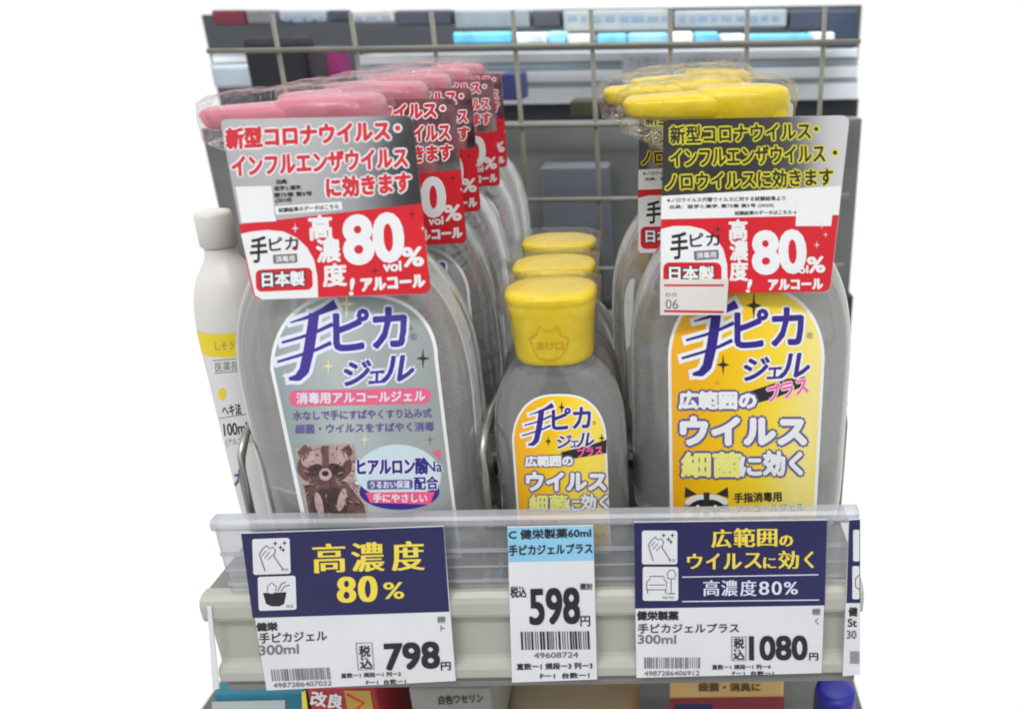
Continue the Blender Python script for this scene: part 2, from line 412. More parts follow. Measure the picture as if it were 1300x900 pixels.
# ------------------------------------------------------------------ the setting: backdrop fixtures come later; first the shelf
XL, XR = -.1855, .0775
GL, GR = -.1735, .0724
def ramp_profile(name, prof, x0, x1, m, parent):
    """extrude a closed (y,z) outline along X"""
    mb = MB(); A = [(x0, y, z) for y, z in prof]; B = [(x1, y, z) for y, z in prof]; n = len(prof)
    mb.add(A+B, [tuple(range(n-1, -1, -1)), tuple(range(n, 2*n))]+[(i, (i+1) % n, n+(i+1) % n, n+i) for i in range(n)], m)
    return mb.build(name, parent, recalc=True)
shelf = thing('display_shelf', 'cream steel shelf with a ridged front rail carrying the gel bottles', 'shelf')
mb = MB(); mb.box(XL, XR, .004, .345, -.012, 0, mat('shaded_deck_steel', (.20, .20, .185), .4, var=.1, scale=25), .0008); mb.build('deck', shelf)  # deck steel coloured darker for the shade among the bottles
mb = MB()
rail = [(.003, .0015), (-.0015, .0015), (-.0035, 0), (-.0042, -.0025), (-.0042, -.0075), (-.0034, -.0095), (-.0005, -.0105), (0, -.0125), (0, -.031), (-.0006, -.0325),
        (-.0030, -.0335), (-.0040, -.0355), (-.0040, -.0395), (-.0030, -.0410), (.0006, -.0418), (.0006, -.0425), (.003, -.0425)]
ramp_profile('price_rail', rail, XL+.001, XR-.001, STEEL, shelf)
rail2 = [(.0032, -.0436), (-.0005, -.0436), (-.0012, -.0450), (-.0005, -.0475), (.0032, -.0475)]
ramp_profile('shadow_strip', rail2, XL+.001, XR-.001, mat('shadow_grey', (.20, .20, .19), .4), shelf)  # dark strip painted as the shadow line under the rail

# clear plastic front guard standing on the shelf edge
guard = thing('shelf_guard', 'clear plastic guard strip along the front edge of the shelf', 'shelf guard')
CLEAR = film_mat('clear_acrylic', (.93, .94, .95), haze=.16, gloss_rough=.12, bump=.12, bscale=60, base=.05)
LIP = film_mat('milky_acrylic_lip', (.84, .85, .91), haze=.28, gloss_rough=.2, bump=.05, bscale=40, base=.10)
ramp_profile('guard_panel', [(.0022, .0018), (.0004, .0018), (.0004, .0308), (.0022, .0308)], GL, GR, CLEAR, guard)
ramp_profile('guard_lip', [(.0040, 0.0311), (-.0010, 0.0311), (-.0020, 0.0324), (-.0018, 0.0346), (-.0008, 0.0358), (.0036, 0.0358)], GL, GR, LIP, guard)
mb = MB()
for z0, z1, y in ((.0050, .0062, -.0003), (.0118, .0126, -.0001), (.0190, .0206, -.0004)):
    mb.box(GL, GR, y, .0003, z0, z1, LIP)
mb.build('guard_ridge', guard)

# ------------------------------------------------------------------ bottles
BIG = [(0, .0380, .0200, 2.4), (.0015, .0415, .0235, 2.6), (.006, .0438, .0255, 2.7), (.016, .0450, .0268, 2.7), (.05, .0450, .0270, 2.7), (.085, .0447, .0268, 2.7), (.098, .0437, .0262, 2.6),
       (.109, .0412, .0250, 2.5), (.119, .0370, .0232, 2.4), (.127, .0318, .0210, 2.3), (.134, .0252, .0180, 2.2), (.139, .0195, .0155, 2.1), (.1425, .0150, .0142, 2), (.150, .0140, .0138, 2)]
SMALL = [(0, .0215, .0120, 2.4), (.0015, .0240, .0140, 2.5), (.006, .0257, .0155, 2.6), (.015, .0264, .0160, 2.6), (.052, .0264, .0160, 2.6), (.066, .0257, .0156, 2.5),
         (.074, .0240, .0150, 2.4), (.081, .0209, .0142, 2.3), (.0860, .0172, .0132, 2.2), (.0890, .0142, .0125, 2), (.095, .0132, .0125, 2)]
def section(prof, z):
    z = max(prof[0][0], min(prof[-1][0], z))
    for i in range(len(prof)-1):
        if prof[i][0] <= z <= prof[i+1][0]:
            t = (z-prof[i][0])/(prof[i+1][0]-prof[i][0])
            p0 = prof[max(i-1, 0)]; p1 = prof[i]; p2 = prof[i+1]; p3 = prof[min(i+2, len(prof)-1)]
            out = []
            for k in (1, 2, 3):   # monotone-ish hermite
                h = p2[0]-p1[0]
                m1 = (p2[k]-p0[k])/(p2[0]-p0[0]) if p2[0] != p0[0] else 0; m2 = (p3[k]-p1[k])/(p3[0]-p1[0]) if p3[0] != p1[0] else 0
                a = 2*t**3-3*t*t+1; b = t**3-2*t*t+t; c_ = -2*t**3+3*t*t; d = t**3-t*t
                out.append(a*p1[k]+b*h*m1+c_*p2[k]+d*h*m2)
            return out
    return prof[-1][1:]
def se_ring(a, b, n, z, cnt=56):
    R = []
    for k in range(cnt):
        t = 2*PI*k/cnt; cx, sx = math.cos(t), math.sin(t)
        R.append((a*math.copysign(abs(cx)**(2/n), cx), b*math.copysign(abs(sx)**(2/n), sx), z))
    return R
def bottle_body(prof, name, parent, m=None):
    mb = MB(); zs = []
    for i in range(len(prof)-1):
        st = 3 if prof[i+1][0]-prof[i][0] < .02 else 5
        zs += [prof[i][0]+(prof[i+1][0]-prof[i][0])*k/st for k in range(st)]
    zs.append(prof[-1][0])
    mb.rings([se_ring(*section(prof, z), z) for z in zs], m or GEL)
    o = mb.build(name, parent)
    return o
def surf_map(prof, loc, gap=.00025):
    """photo px -> point on the front of a bottle standing at loc (local coordinates)"""
    L = Vector(loc)
    def f(x, y, z):
        yy = L.y-.02
        for _ in range(7):
            p = onY(x, y, yy)-L; a, b, n = section(prof, p.z)
            q = min(.985, abs(p.x)/a); yy = L.y-b*(1-q**n)**(1/n)-gap-z
        return onY(x, y, yy)-L
    f.curved = 6.0
    return f
def strip_fill(art, left, right, m, layer, cols=10):
    """fill between two lists of px points (same rows top to bottom)"""
    P = []; F = []
    for (a, b) in zip(left, right):
        for j in range(cols+1): P.append((a[0]+(b[0]-a[0])*j/cols, a[1]+(b[1]-a[1])*j/cols))
    for i in range(len(left)-1):
        for j in range(cols):
            q = i*(cols+1)+j; F.append((q, q+1, q+cols+2, q+cols+1))
    art.put(P, F, m, layer)

def crumple(mb, rings, m, amp, seed):
    rr = []; fine = []
    for a, b in zip(rings[:-1], rings[1:]):
        for k in range(4): fine.append([tuple(Vector(p).lerp(Vector(q), k/4)) for p, q in zip(a, b)])
    rings = fine+[rings[-1]]
    for rg in rings:
        q = []
        for p in rg:
            v = Vector(p); d = noise.noise_vector(v*120+Vector((seed, 0, 0)))*amp + noise.noise_vector(v*300+Vector((0, seed, 0)))*amp*.45 + noise.noise_vector(v*700+Vector((0, 0, seed)))*amp*.22
            q.append(v+d)
        rr.append(q)
    mb.rings(rr, m, smooth=False, cap0=False, cap1=True)

def pump_head(parent, m, zt, seed, px=0.0):
    """flat-topped pump head: round-cornered block, spout running to the left, collar below"""
    o = thing_part('pump', parent)
    mb = MB()
    zb = zt-.0135
    R = []
    for z, k in ((zb, .90), (zb+.001, .97), (zb+.004, 1.0), (zt-.004, 1.0), (zt-.0015, .965), (zt-.0004, .88), (zt, .70), (zt+.0003, .3)):
        R.append([(x+.0015+px, y, z) for x, y, _ in se_ring(.0170*k, .0165*k, 3.2, z, 40)])
    mb.rings(R, m)
    # spout: from the block to the left, narrowing and drooping a little
    R = []
    for t in (0, .1, .25, .4, .55, .7, .82, .9, .96, 1.0):
        x = -.006+px-.0355*t; hw = .0160-.0050*t; top = zt-.0012-.0024*t; bot = zb+.0012+.0016*t; k = 1
        if t > .9: k = .80 if t < 1 else .45
        zc = (top+bot)/2; hh = (top-bot)/2*k
        R.append([(x+(zc-z_)*.35*t, y_, z_) for y_, z_ in [(hw*k*math.copysign(abs(math.cos(a))**.5, math.cos(a)), zc+hh*math.copysign(abs(math.sin(a))**.5, math.sin(a))) for a in [2*PI*q/28 for q in range(28)]]])
    mb.rings(R, m)
    head = mb.build('pump_head', o)
    mb = MB()
    R = []
    for z, r_ in ((.1445, .0160), (.146, .0168), (.158, .0166), (.1595, .0158), (.1605, .010), (zb+.0005, .0085)):
        R.append([(r_*(1+(.012 if j % 2 else 0)*(r_ > .0155))*math.cos(2*PI*j/64), r_*(1+(.012 if j % 2 else 0)*(r_ > .0155))*math.sin(2*PI*j/64), z) for j in range(64)])
    mb.rings(R, m); mb.build('collar', o)
    # shrink film over the head
    mb = MB(); R = []
    for z, k, n in ((zt-.030, .56, 2.2), (zt-.022, .66, 2.4), (zt-.013, .97, 3), (zt-.004, 1.03, 3.2), (zt+.0006, 1.0, 3.2), (zt+.0025, .90, 3), (zt+.0034, .6, 2.6), (zt+.0030, .25, 2.2)):
        R.append([(x-.0115+px+(.009 if zz < zt-.015 else 0), y*(1-.25*max(0, -x/.03)), zz-.0022*max(0, -x/.03)) for x, y, zz in se_ring(.0318*k, .0180*k, n, z, 96)])
    crumple(mb, R, WRAP, .0014, seed); mb.build('shrink_film', o)
    return o
def thing_part(name, parent):
    o = bpy.data.objects.new(name, None); COL.objects.link(o); o.parent = parent; o.empty_display_size = .01; return o

# ---- left: pink pump bottle
LB = Vector((-.1183, .030, 0))
RB = Vector((.0303, .047, 0))
MBL = Vector((-.0428, .030, 0))
pinkb = thing('gel_bottle', 'frontmost pink-pump bottle of clear gel, its grey raccoon label fully showing', 'bottle', LB, 'gel bottles with pink pumps standing in a row')
bottle_body(BIG, 'bottle_body', pinkb)
pump_head(pinkb, PINKCAP, .1865, 1, .003)
f = surf_map(BIG, LB); A = Art(f)
# arch outline in px: left edge / right edge rows from top to bottom
def arch(lt, lb, rt, rb, top, inset, rows=30):
    """left and right edges of an arched label: lt/rt where the straight sides start, lb/rb at the foot, top = y of the crown"""
    Lp, Rp = [], []
    cx = (lt[0]+rt[0])/2
    for k in range(14):
        a = PI/2*k/13; s_, c_ = math.sin(a), math.cos(a)
        s2 = s_**.8
        yl = lt[1]-(lt[1]-top)*(1-(1-c_)) if False else None
        hwl = (cx-lt[0]-inset)*s_**.75; hwr = (rt[0]-cx-inset)*s_**.75
        Lp.append((cx-hwl, top+inset+(lt[1]-top-inset)*(1-c_))); Rp.append((cx+hwr, top+inset+(rt[1]-top-inset)*(1-c_)))
    for k in range(1, 13):
        t = k/12
        Lp.append((lt[0]+inset+(lb[0]-lt[0])*t, lt[1]+(lb[1]-inset-lt[1])*t)); Rp.append((rt[0]-inset+(rb[0]-rt[0])*t, rt[1]+(rb[1]-inset-rt[1])*t))
    return Lp, Rp
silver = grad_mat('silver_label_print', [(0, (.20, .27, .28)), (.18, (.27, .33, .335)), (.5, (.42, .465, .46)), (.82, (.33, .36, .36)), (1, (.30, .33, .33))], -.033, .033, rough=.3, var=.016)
Lp, Rp = arch((343, 468), (396, 718), (556, 455), (586, 708), 372, 0); strip_fill(A, Lp, Rp, WHITE, 0)
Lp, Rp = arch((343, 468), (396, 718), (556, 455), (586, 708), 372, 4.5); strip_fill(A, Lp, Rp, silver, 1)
def logo(A, cx, cy, s, dark, outl, ly, rot=4):
    """the product lettering: a big brush-like character, three kana, and a second line"""
    def P(x, y): return rotp((cx+x*s, cy+y*s), cx, cy, rot)
    o = (outl, 4.2*s)
    def brush(pts, wds, m, layer, grow=0):
        Q = []
        for i in range(len(pts)-1):
            for k in range(5):
                t = k/5; Q.append((pts[i][0]+(pts[i+1][0]-pts[i][0])*t, pts[i][1]+(pts[i+1][1]-pts[i][1])*t, wds[i]+(wds[i+1]-wds[i])*t))
        Q.append((*pts[-1], wds[-1])); n = len(Q)
        if grow:   # lengthen the ends for the outline
            for a, b in ((0, 1), (n-1, n-2)):
                d = Vector((Q[a][0]-Q[b][0], Q[a][1]-Q[b][1])).normalized()*grow; Q[a] = (Q[a][0]+d.x, Q[a][1]+d.y, Q[a][2])
        L, R_ = [], []
        for i in range(n):
            a, b = Q[max(i-1, 0)], Q[min(i+1, n-1)]; dx, dy = b[0]-a[0], b[1]-a[1]; q = math.hypot(dx, dy) or 1; wv = Q[i][2]/2+grow
            L.append((cx+s*(Q[i][0]-dy/q*wv), cy+s*(Q[i][1]+dx/q*wv))); R_.append((cx+s*(Q[i][0]+dy/q*wv), cy+s*(Q[i][1]-dx/q*wv)))
        A.put(L+R_, [(i, i+1, n+i+1, n+i) for i in range(n-1)], m, layer)
    strokes = [([(-17, -50), (-34, -41), (-56, -32), (-76, -26)], (13, 8, 4.5, 2)), ([(-21, -24), (-40, -15), (-62, -7), (-87, 0)], (5.5, 4.5, 4, 3.5)), ([(-23, 0), (-42, 9), (-66, 17), (-93, 25)], (5.5, 4.5, 4, 3.5)),
               ([(-45, -38), (-48, -15), (-52, 10), (-58, 36), (-66, 45), (-78, 47)], (13, 14, 14, 13, 10, 4))]
    for i, (p_, w_) in enumerate(strokes): brush(p_, w_, outl, ly+.06*i, 5.0); brush(p_, w_, dark, ly+.5+.06*i)
    x, y = P(4, -16); A.text('ピ', x, y, 44*s, 50*s, dark, ly, rot=rot, bold=1.9*s, out=(outl, 5*s), ring=8, shear=.05)
    x, y = P(54, -16); A.text('カ', x, y, 42*s, 50*s, dark, ly, rot=rot, bold=1.9*s, out=(outl, 5*s), ring=8, shear=.05)
    x, y = P(8, 40); A.text('ジ', x, y, 34*s, 30*s, dark, ly, rot=rot, bold=1.3*s, out=o, shear=.12)
    x, y = P(33, 47); A.text('ェ', x, y, 20*s, 15*s, dark, ly, rot=rot, bold=.6*s, out=o, shear=.12)
    x, y = P(62, 38); A.text('ル', x, y, 40*s, 32*s, dark, ly, rot=rot, bold=1.3*s, out=o, shear=.22)
    x, y = P(84, -2); A.text('®', x, y, 9*s, 9*s, INDIGO, ly+1, rot=rot)
logo(A, 443, 435, .98, PURPLE, LAV, 3)
A.star(440, 386, 12, 20, PALEY, 2); A.star(374, 402, 7, 10, PALEY, 2); A.star(417, 465, 8, 14, PALEY, 5); A.star(362, 477, 5, 9, WHITE, 5)
A.star(537, 455, 9, 14, BLACK, 5); A.star(522, 417, 4, 6, GREYINK, 5); A.star(463, 558, 6, 11, PALEY, 3); A.star(546, 558, 5, 8, GREYINK, 3)
A.rrect(367, 494, 547, 514, 9, PINK, 3, rot=1.2)
A.text('消毒用アルコールジェル', 458, 504, 163, 14, LAV, 4, rot=1.2, bold=.5)
A.text('水なしで手にすばやくすり込み式', 460, 526, 176, 11.5, INDIGO, 3, rot=1.2, bold=.45)
A.text('細菌・ウイルスをすばやく消毒', 463, 543, 176, 11.5, INDIGO, 3, rot=1.2, bold=.45)
# raccoon picture
A.quad((374, 566), (449, 563), (470, 662), (392, 664), FURL, 3, 4)
A.ell(412, 592, 35, 24, FURM, 4, rot=4); A.ell(412, 583, 30, 14, FURL, 5, rot=4)
A.poly([(377, 574), (387, 564), (396, 572), (385, 586)], FURM, 5); A.poly([(432, 571), (443, 564), (448, 574), (440, 586)], FURM, 5)
A.ell(398, 597, 12, 7, FURD, 6, rot=28); A.ell(427, 596, 12, 7, FURD, 6, rot=-24)
A.poly([(408, 566), (417, 566), (418, 594), (409, 595)], FURM, 6.4)
A.ell(413, 602, 8, 8, FURL, 7); A.ell(413, 601, 4.5, 3.5, BLACK, 8)
A.ell(400, 595, 2.4, 2.4, BLACK, 8); A.ell(426, 594, 2.4, 2.4, BLACK, 8)
A.poly([(386, 616), (440, 612), (462, 640), (466, 662), (394, 664)], FURM, 4.5)
A.ell(420, 640, 26, 22, FURD, 5.5); A.ell(405, 640, 5, 16, FURL, 6, rot=12); A.ell(434, 634, 5, 15, FURL, 6, rot=-14); A.ell(447, 648, 6, 14, FURM, 6, rot=-14)
rf = random.Random(2)
for _ in range(170):
    x = rf.uniform(380, 455); y = rf.uniform(570, 660); lim = 374+(y-566)*.19
    if x < lim+6 or x > lim+72: continue
    a = math.atan2(y-600, x-413)+rf.uniform(-.5, .5); l = rf.uniform(3, 7)
    A.line([(x, y), (x+l*math.cos(a), y+l*math.sin(a))], rf.uniform(.7, 1.4), rf.choice((FURL, FURM, FURD, FURM)), 6.2+rf.random()*.5)
# hyaluronic roundel
A.ell(505, 604, 55, 40, PALEBLUE, 3); A.ell(507, 624, 51, 23, DPURPLE, 3.5); A.ell(505, 600, 54, 33, PALEBLUE, 4)
A.rrect(466, 609, 524, 621, 3, INDIGO, 5, rot=1)
A.text('うるおい保湿', 495, 615, 50, 9, LAV, 6, rot=1, bold=.3)
A.text('ヒアルロン酸', 498, 592, 88, 20, DPURPLE, 5, rot=1, bold=1.0, out=(LAV, 2.6))
A.text('Na', 551, 592, 20, 13, DPURPLE, 5, rot=1, bold=.4, out=(LAV, 1.6))
A.text('配合', 541, 613, 30, 16, DPURPLE, 5, rot=2, bold=.6, out=(LAV, 2))
A.poly([(464, 625), (552, 624), (546, 640), (470, 638)], ROSE, 5); A.text('手にやさしい', 508, 632, 68, 11, LAV, 6, rot=0, bold=.4)
A.poly([(549, 575), (558, 570), (560, 584)], ROSE, 5)
A.mb.build('front_label', pinkb)

def lobe(A, pts, m, ly): A.poly(pts, m, ly)
def neck_card(parent, name, Yp, L, corners, rad):
    P = rounded(corners, rad)
    return P
# pink bottle's hang tag
o_ = LB
TY = .0010
A = Art(plane_map(TY, o_))
corners = [(279, 152), (523, 147), (547, 373), (322, 381)]
card(A.mb, rounded(corners, (9, 9, 10, 10)), TY, o_, FOIL)
A.poly(rounded([(303.5, 285), (536, 258.5), (546.5, 372.5), (322.5, 380.5)], (0, 0, 10, 10)), RED, .5)
A.text('新型コロナウイルス', 391, 171, 207, 25, REDTXT, 2, rot=3, bold=1.5, out=(WHITE, 3.6), ring=8)
A.ell(505, 163, 6, 6, WHITE, 2.2); A.ell(505, 163, 3.6, 3.6, REDTXT, 2.8)
A.text('インフルエンザウイルス', 406, 206, 222, 25, REDTXT, 2, rot=3, bold=1.3, out=(WHITE, 3.4), ring=8)
A.text('に効きます', 468, 235, 106, 25, REDTXT, 2, rot=4, bold=1.4, out=(WHITE, 3.5), ring=8)
A.quad((299, 237), (345, 236), (351, 281), (307, 283), WHITE, 2)
A.quad((348, 262), (434, 256), (435, 266), (349, 273), WHITE, 2)
A.text('試験結果のデータはこちら', 392, 264.5, 76, 6, BLACK, 3, rot=4, bold=.2)
for i, t_ in enumerate(('出典:', '医学と薬学,', '第75巻 第5号', '(2018)')): A.text(t_, (358, 366, 372, 360)[i], 231+i*8, (14, 34, 48, 20)[i], 6, BLACK, 3, rot=3, bold=.2)
A.poly([(306, 297), (320, 294), (340, 292), (360, 294), (377, 302), (390, 314), (399, 330), (403, 350), (404, 377.5), (333, 380), (324, 375)], WHITE, 2)
def brush_mark(A, cx, cy, s, ly):
    A.text('手', cx-17*s, cy+3*s, 22*s, 33*s, BLACK, ly, rot=5, bold=.8*s, shear=.1); A.text('ピカ', cx+16*s, cy-5*s, 38*s, 17*s, BLACK, ly, rot=4, bold=.5*s)
    A.rrect(cx+2*s, cy+9*s, cx+34*s, cy+21*s, 1.5, GREYINK, ly, rot=3); A.text('消毒用', cx+18*s, cy+15*s, 25*s, 8*s, WHITE, ly+1, rot=3, bold=.2)
brush_mark(A, 345, 314, .96, 3); A.ell(375, 315, 3, 3, REDTXT, 3)
A.rrect(325, 341, 397, 369, 7, RED, 3, rot=2.5)
A.text('日本製', 360, 354, 53, 18, BLACK, 4, rot=2, bold=2.0, out=(BLACK, 2.6)); A.text('日本製', 360, 354, 53, 18, WHITE, 5, rot=2, bold=.9)
A.text('高', 407, 289, 28, 30, WHITE, 2, rot=3, bold=1.3); A.text('濃', 417, 318, 29, 29, WHITE, 2, rot=3, bold=1.1); A.text('度', 425, 349, 29, 28, WHITE, 2, rot=3, bold=1.1)
A.text('!', 447, 364, 4.5, 21, WHITE, 2, rot=-6, bold=.8)
A.text('80', 474, 303, 72, 58, WHITE, 2, rot=4, bold=3.4, ring=12)
A.text('vol', 498, 338, 22, 12, WHITE, 3, rot=3, bold=.8); A.text('%', 524, 326, 26, 23, WHITE, 2, rot=3, bold=1.3)
A.text('アルコール', 499, 359, 80, 15, WHITE, 2, rot=4, bold=1.3)
A.star(523, 272, 5, 6, BLACK, 2); A.star(476, 344, 5, 6, BLACK, 2); A.star(375, 290, 5, 7, LAV, 3); A.star(537, 290, 3, 4, LAV, 3)
A.mb.build('hang_tag', pinkb)

# ---- right: yellow pump bottle
yb = thing('gel_bottle', 'front yellow-pump bottle of clear gel with large yellow label and black-topped tag', 'bottle', RB, 'gel bottles with yellow pumps standing in a row')
bottle_body(BIG, 'bottle_body', yb)
pump_head(yb, YELCAP, .1865, 5, -.0025)
f = surf_map(BIG, RB); A = Art(f)
yg = grad_mat('yellow_label_print', [(0, (.80, .40, .005)), (.25, (.84, .52, .008)), (.55, (.85, .64, .04)), (.8, (.84, .72, .25)), (1, (.80, .66, .12))], -.030, .030, rough=.35, tilt=-.12)
ar = ((848, 455), (851, 700), (1047, 455), (1034, 698))
Lp, Rp = arch(*ar, 362, 0); strip_fill(A, Lp, Rp, WHITE, 0)
Lp, Rp = arch(*ar, 362, 4); strip_fill(A, Lp, Rp, yg, 1)
logo(A, 951, 432, .92, DPURPLE, WHITE, 3, rot=3)
A.star(957, 388, 10, 18, BLACK, 5, k=.24); A.star(918, 463, 8, 14, BLACK, 5, k=.24); A.star(1025, 416, 5, 8, PALEY, 5); A.star(911, 486, 5, 5, GOLD, 5)
A.poly([(942, 500), (1000, 481), (1022, 478), (1020, 490), (985, 505), (960, 512), (940, 513)], BLACK, 3)
A.text('プラス', 1000, 494, 52, 20, HOTPINK, 5, rot=14, bold=.9, shear=.15, out=(WHITE, 2.0))
A.text('広範囲の', 911, 508, 97, 21, WHITE, 5, rot=0, bold=1.5, out=(INDIGO, 4.2), ring=8)
A.text('ウイルス', 944, 547, 157, 33, WHITE, 5, rot=0, bold=2.6, out=(INDIGO, 5.6), ring=8)
A.text('細菌', 903, 590, 74, 30, LEMON, 5, rot=0, bold=1.7, out=(INDIGO, 4.6), ring=8)
A.text('に', 953, 592, 26, 23, WHITE, 5, rot=0, bold=1.5, out=(INDIGO, 4.2), ring=8)
A.text('効く', 994, 588, 48, 29, WHITE, 5, rot=0, bold=1.8, out=(INDIGO, 4.6), ring=8)
def raccoon_face(A, cx, cy, s, ly):
    A.ell(cx, cy+6*s, 29*s, 20*s, FURG, ly); A.poly([(cx-28*s, cy-8*s), (cx-27*s, cy-22*s), (cx-12*s, cy-13*s)], FURD, ly+.2); A.poly([(cx+28*s, cy-8*s), (cx+27*s, cy-22*s), (cx+12*s, cy-13*s)], FURD, ly+.2)
    A.ell(cx-14*s, cy-6*s, 14*s, 5*s, WHITE, ly+1, rot=18); A.ell(cx+14*s, cy-6*s, 14*s, 5*s, WHITE, ly+1, rot=-18)
    A.poly([(cx-4*s, cy-15*s), (cx+4*s, cy-15*s), (cx+3*s, cy+6*s), (cx-3*s, cy+6*s)], FURD, ly+1.5)
    A.ell(cx-13*s, cy+2*s, 13*s, 6*s, BLACK, ly+2, rot=28); A.ell(cx+13*s, cy+2*s, 13*s, 6*s, BLACK, ly+2, rot=-28)
    A.ell(cx-23*s, cy+12*s, 8*s, 5*s, WHITE, ly+2, rot=30); A.ell(cx+23*s, cy+12*s, 8*s, 5*s, WHITE, ly+2, rot=-30)
    A.ell(cx, cy+15*s, 9*s, 8*s, WHITE, ly+3); A.ell(cx, cy+12*s, 5*s, 3.6*s, BLACK, ly+4)
    A.ell(cx-11*s, cy+3*s, 2.4*s, 2.4*s, LAV, ly+4); A.ell(cx+11*s, cy+3*s, 2.4*s, 2.4*s, LAV, ly+4)
raccoon_face(A, 897, 640, 1.0, 3)
A.text('手指消毒用', 962, 631, 60, 12, FURD, 3, rot=2, bold=.5); A.text('アルコールジェル', 978, 645, 86, 9, FURD, 3, rot=2, bold=.3)
A.mb.build('front_label', yb)
TYR = .0165
A = Art(plane_map(TYR, RB))
card(A.mb, rounded([(842, 152), (1079, 147), (1054, 371), (838, 373)], (8, 11, 10, 4)), TYR, RB, FOIL)
A.quad((840, 249), (1068, 236), (1065, 274), (839, 279), WHITE, 1)
A.poly(rounded([(839, 278.5), (1064.5, 273), (1053.5, 370.5), (838.2, 372.5)], (0, 0, 10, 4)), RED, 2)
for t_, cx, cy, wd in (('新型コロナウイルス', 940, 169, 178), ('インフルエンザウイルス', 949, 198, 196), ('ノロウイルスに効きます', 951, 228, 212)):
    A.text(t_, cx, cy, wd, 22, BLACK, 3, rot=1.8, bold=.7, out=(OUTYEL, 2.5), ring=8)
[(A.ell(x, y, 5, 5, OUTYEL, 3), A.ell(x, y, 2.8, 2.8, BLACK, 3.6)) for x, y in ((1036, 164), (1060, 194))]
A.text('※ノロウイルス代替ウイルスに対する試験結果より', 922, 253, 150, 5.6, BLACK, 3, rot=1, bold=.15)
A.text('出典：医学と薬学, 第75巻 第5号 (2020)', 916, 262, 132, 5.6, BLACK, 3, rot=1, bold=.15); A.text('試験結果のデータはこちら→', 972, 270, 78, 5.2, BLACK, 3, rot=1, bold=.15)
A.quad((1012, 242), (1060, 240), (1055, 287), (1010, 287), WHITE, 3)
A.poly([(839, 291), (855, 287), (876, 287), (893, 291), (908, 301), (918, 316), (923, 335), (924, 371), (841, 372), (838.4, 368)], WHITE, 3)
brush_mark(A, 879, 309, .98, 4)
A.rrect(842, 333, 916, 366, 8, RED, 4, rot=0); A.text('日本製', 878, 347, 56, 18, BLACK, 5, rot=0, bold=2.0, out=(BLACK, 2.4)); A.text('日本製', 878, 347, 56, 18, WHITE, 6, rot=0, bold=.8)
A.text('高', 937, 292, 22, 25, WHITE, 3, bold=1.1); A.text('濃', 938, 318, 22, 25, WHITE, 3, bold=1); A.text('度', 938, 344, 22, 24, WHITE, 3, bold=1)
A.text('!', 951, 363, 4, 16, WHITE, 3, rot=-14, bold=.8)
A.text('80', 989, 320, 64, 51, WHITE, 3, rot=2, bold=3.0, ring=12)
A.text('vol', 1016, 342, 19, 9, WHITE, 4, rot=1, bold=.6); A.text('%', 1036, 336, 21, 19, WHITE, 3, rot=2, bold=1.1); A.text('アルコール', 1010, 361, 68, 12.5, WHITE, 3, rot=1, bold=1.0)
A.star(911, 291, 6, 7, BLACK, 3); A.star(1037, 311, 4, 5, LAV, 3); A.star(1048, 298, 3, 4, LAV, 3); A.star(1043, 287, 3, 4, LAV, 3)
ytag = A.mb.build('hang_tag', yb)
A = Art(plane_map(TYR-.0008, RB))
card(A.mb, [(838, 355), (925, 355), (922, 400), (838, 400)], TYR-.0008, RB, mat('sticker_paper', (.66, .64, .60), .55, var=.04), .0003)
A.rect(843, 361, 919, 363.5, REDTXT, 1); A.rect(843, 394, 919, 397, REDTXT, 1, rot=-1)
A.text('06', 853, 386, 16, 12, GREYINK, 1); A.text('0:0', 852, 374, 14, 5, GREYINK, 1, bold=0)
A.mb.build('price_sticker', yb)

# ---- middle: small yellow flip-cap bottle
sb = thing('mini_gel_bottle', 'frontmost small gel bottle with yellow flip cap and arched yellow label', 'bottle', MBL, 'small gel bottles with yellow flip caps in a row')
bottle_body(SMALL, 'bottle_body', sb)
mb = MB(); R = []
for z, a, b in ((.0895, .0140, .0132), (.0903, .0148, .0138), (.092, .0151, .0140), (.100, .0155, .0143), (.108, .0162, .0148), (.1118, .0170, .0151), (.1126, .0167, .0149), (.1132, .0172, .0152), (.1152, .0172, .0152), (.1162, .0166, .0146), (.1167, .0150, .0132), (.1169, .007, .006)):
    R.append(se_ring(a, b, 2.5, z, 44))
mb.rings(R, YELCAP); cap = mb.build('flip_cap', sb)
capprof = [(.0895, .0151, .0140, 2.5), (.092, .0151, .0140, 2.5), (.100, .0155, .0143, 2.5), (.108, .0162, .0148, 2.5), (.1118, .0170, .0151, 2.5), (.117, .0172, .0152, 2.5)]
A = Art(surf_map(capprof, MBL, .0002))
A.line([(676, 441), (672, 430), (681, 425), (684, 414), (691, 420), (702, 420), (708, 414), (712, 426), (722, 430), (719, 442)], 1.2, ORANGEINK, 0)
A.line([(676, 441), (683, 455), (697, 458), (712, 454), (719, 442)], 1.2, ORANGEINK, 0)
A.text('あけ口', 698, 439, 34, 10, ORANGEINK, 0, bold=.2)
A.mb.build('cap_print', cap)
mb = MB(); R = []
for z, a, b, n in ((.087, .0162, .0146, 2.3), (.091, .0164, .0152, 2.6), (.099, .0167, .0155, 2.8), (.107, .0174, .0160, 3.2), (.1135, .0188, .0167, 3.6), (.1180, .0186, .0163, 3.6), (.1194, .0160, .0140, 3), (.1198, .008, .007, 2.4)):
    R.append(se_ring(a, b, n, z, 52))
crumple(mb, R, WRAP, .0011, 9); mb.build('shrink_film', sb)
A = Art(surf_map(SMALL, MBL))
yg2 = grad_mat('yellow_small_label_print', [(0, (.80, .40, .005)), (.3, (.84, .54, .01)), (.65, (.85, .66, .08)), (1, (.82, .64, .10))], -.019, .019, rough=.35, tilt=-.12)
ar = ((650, 560), (660, 704), (770, 558), (776, 702))
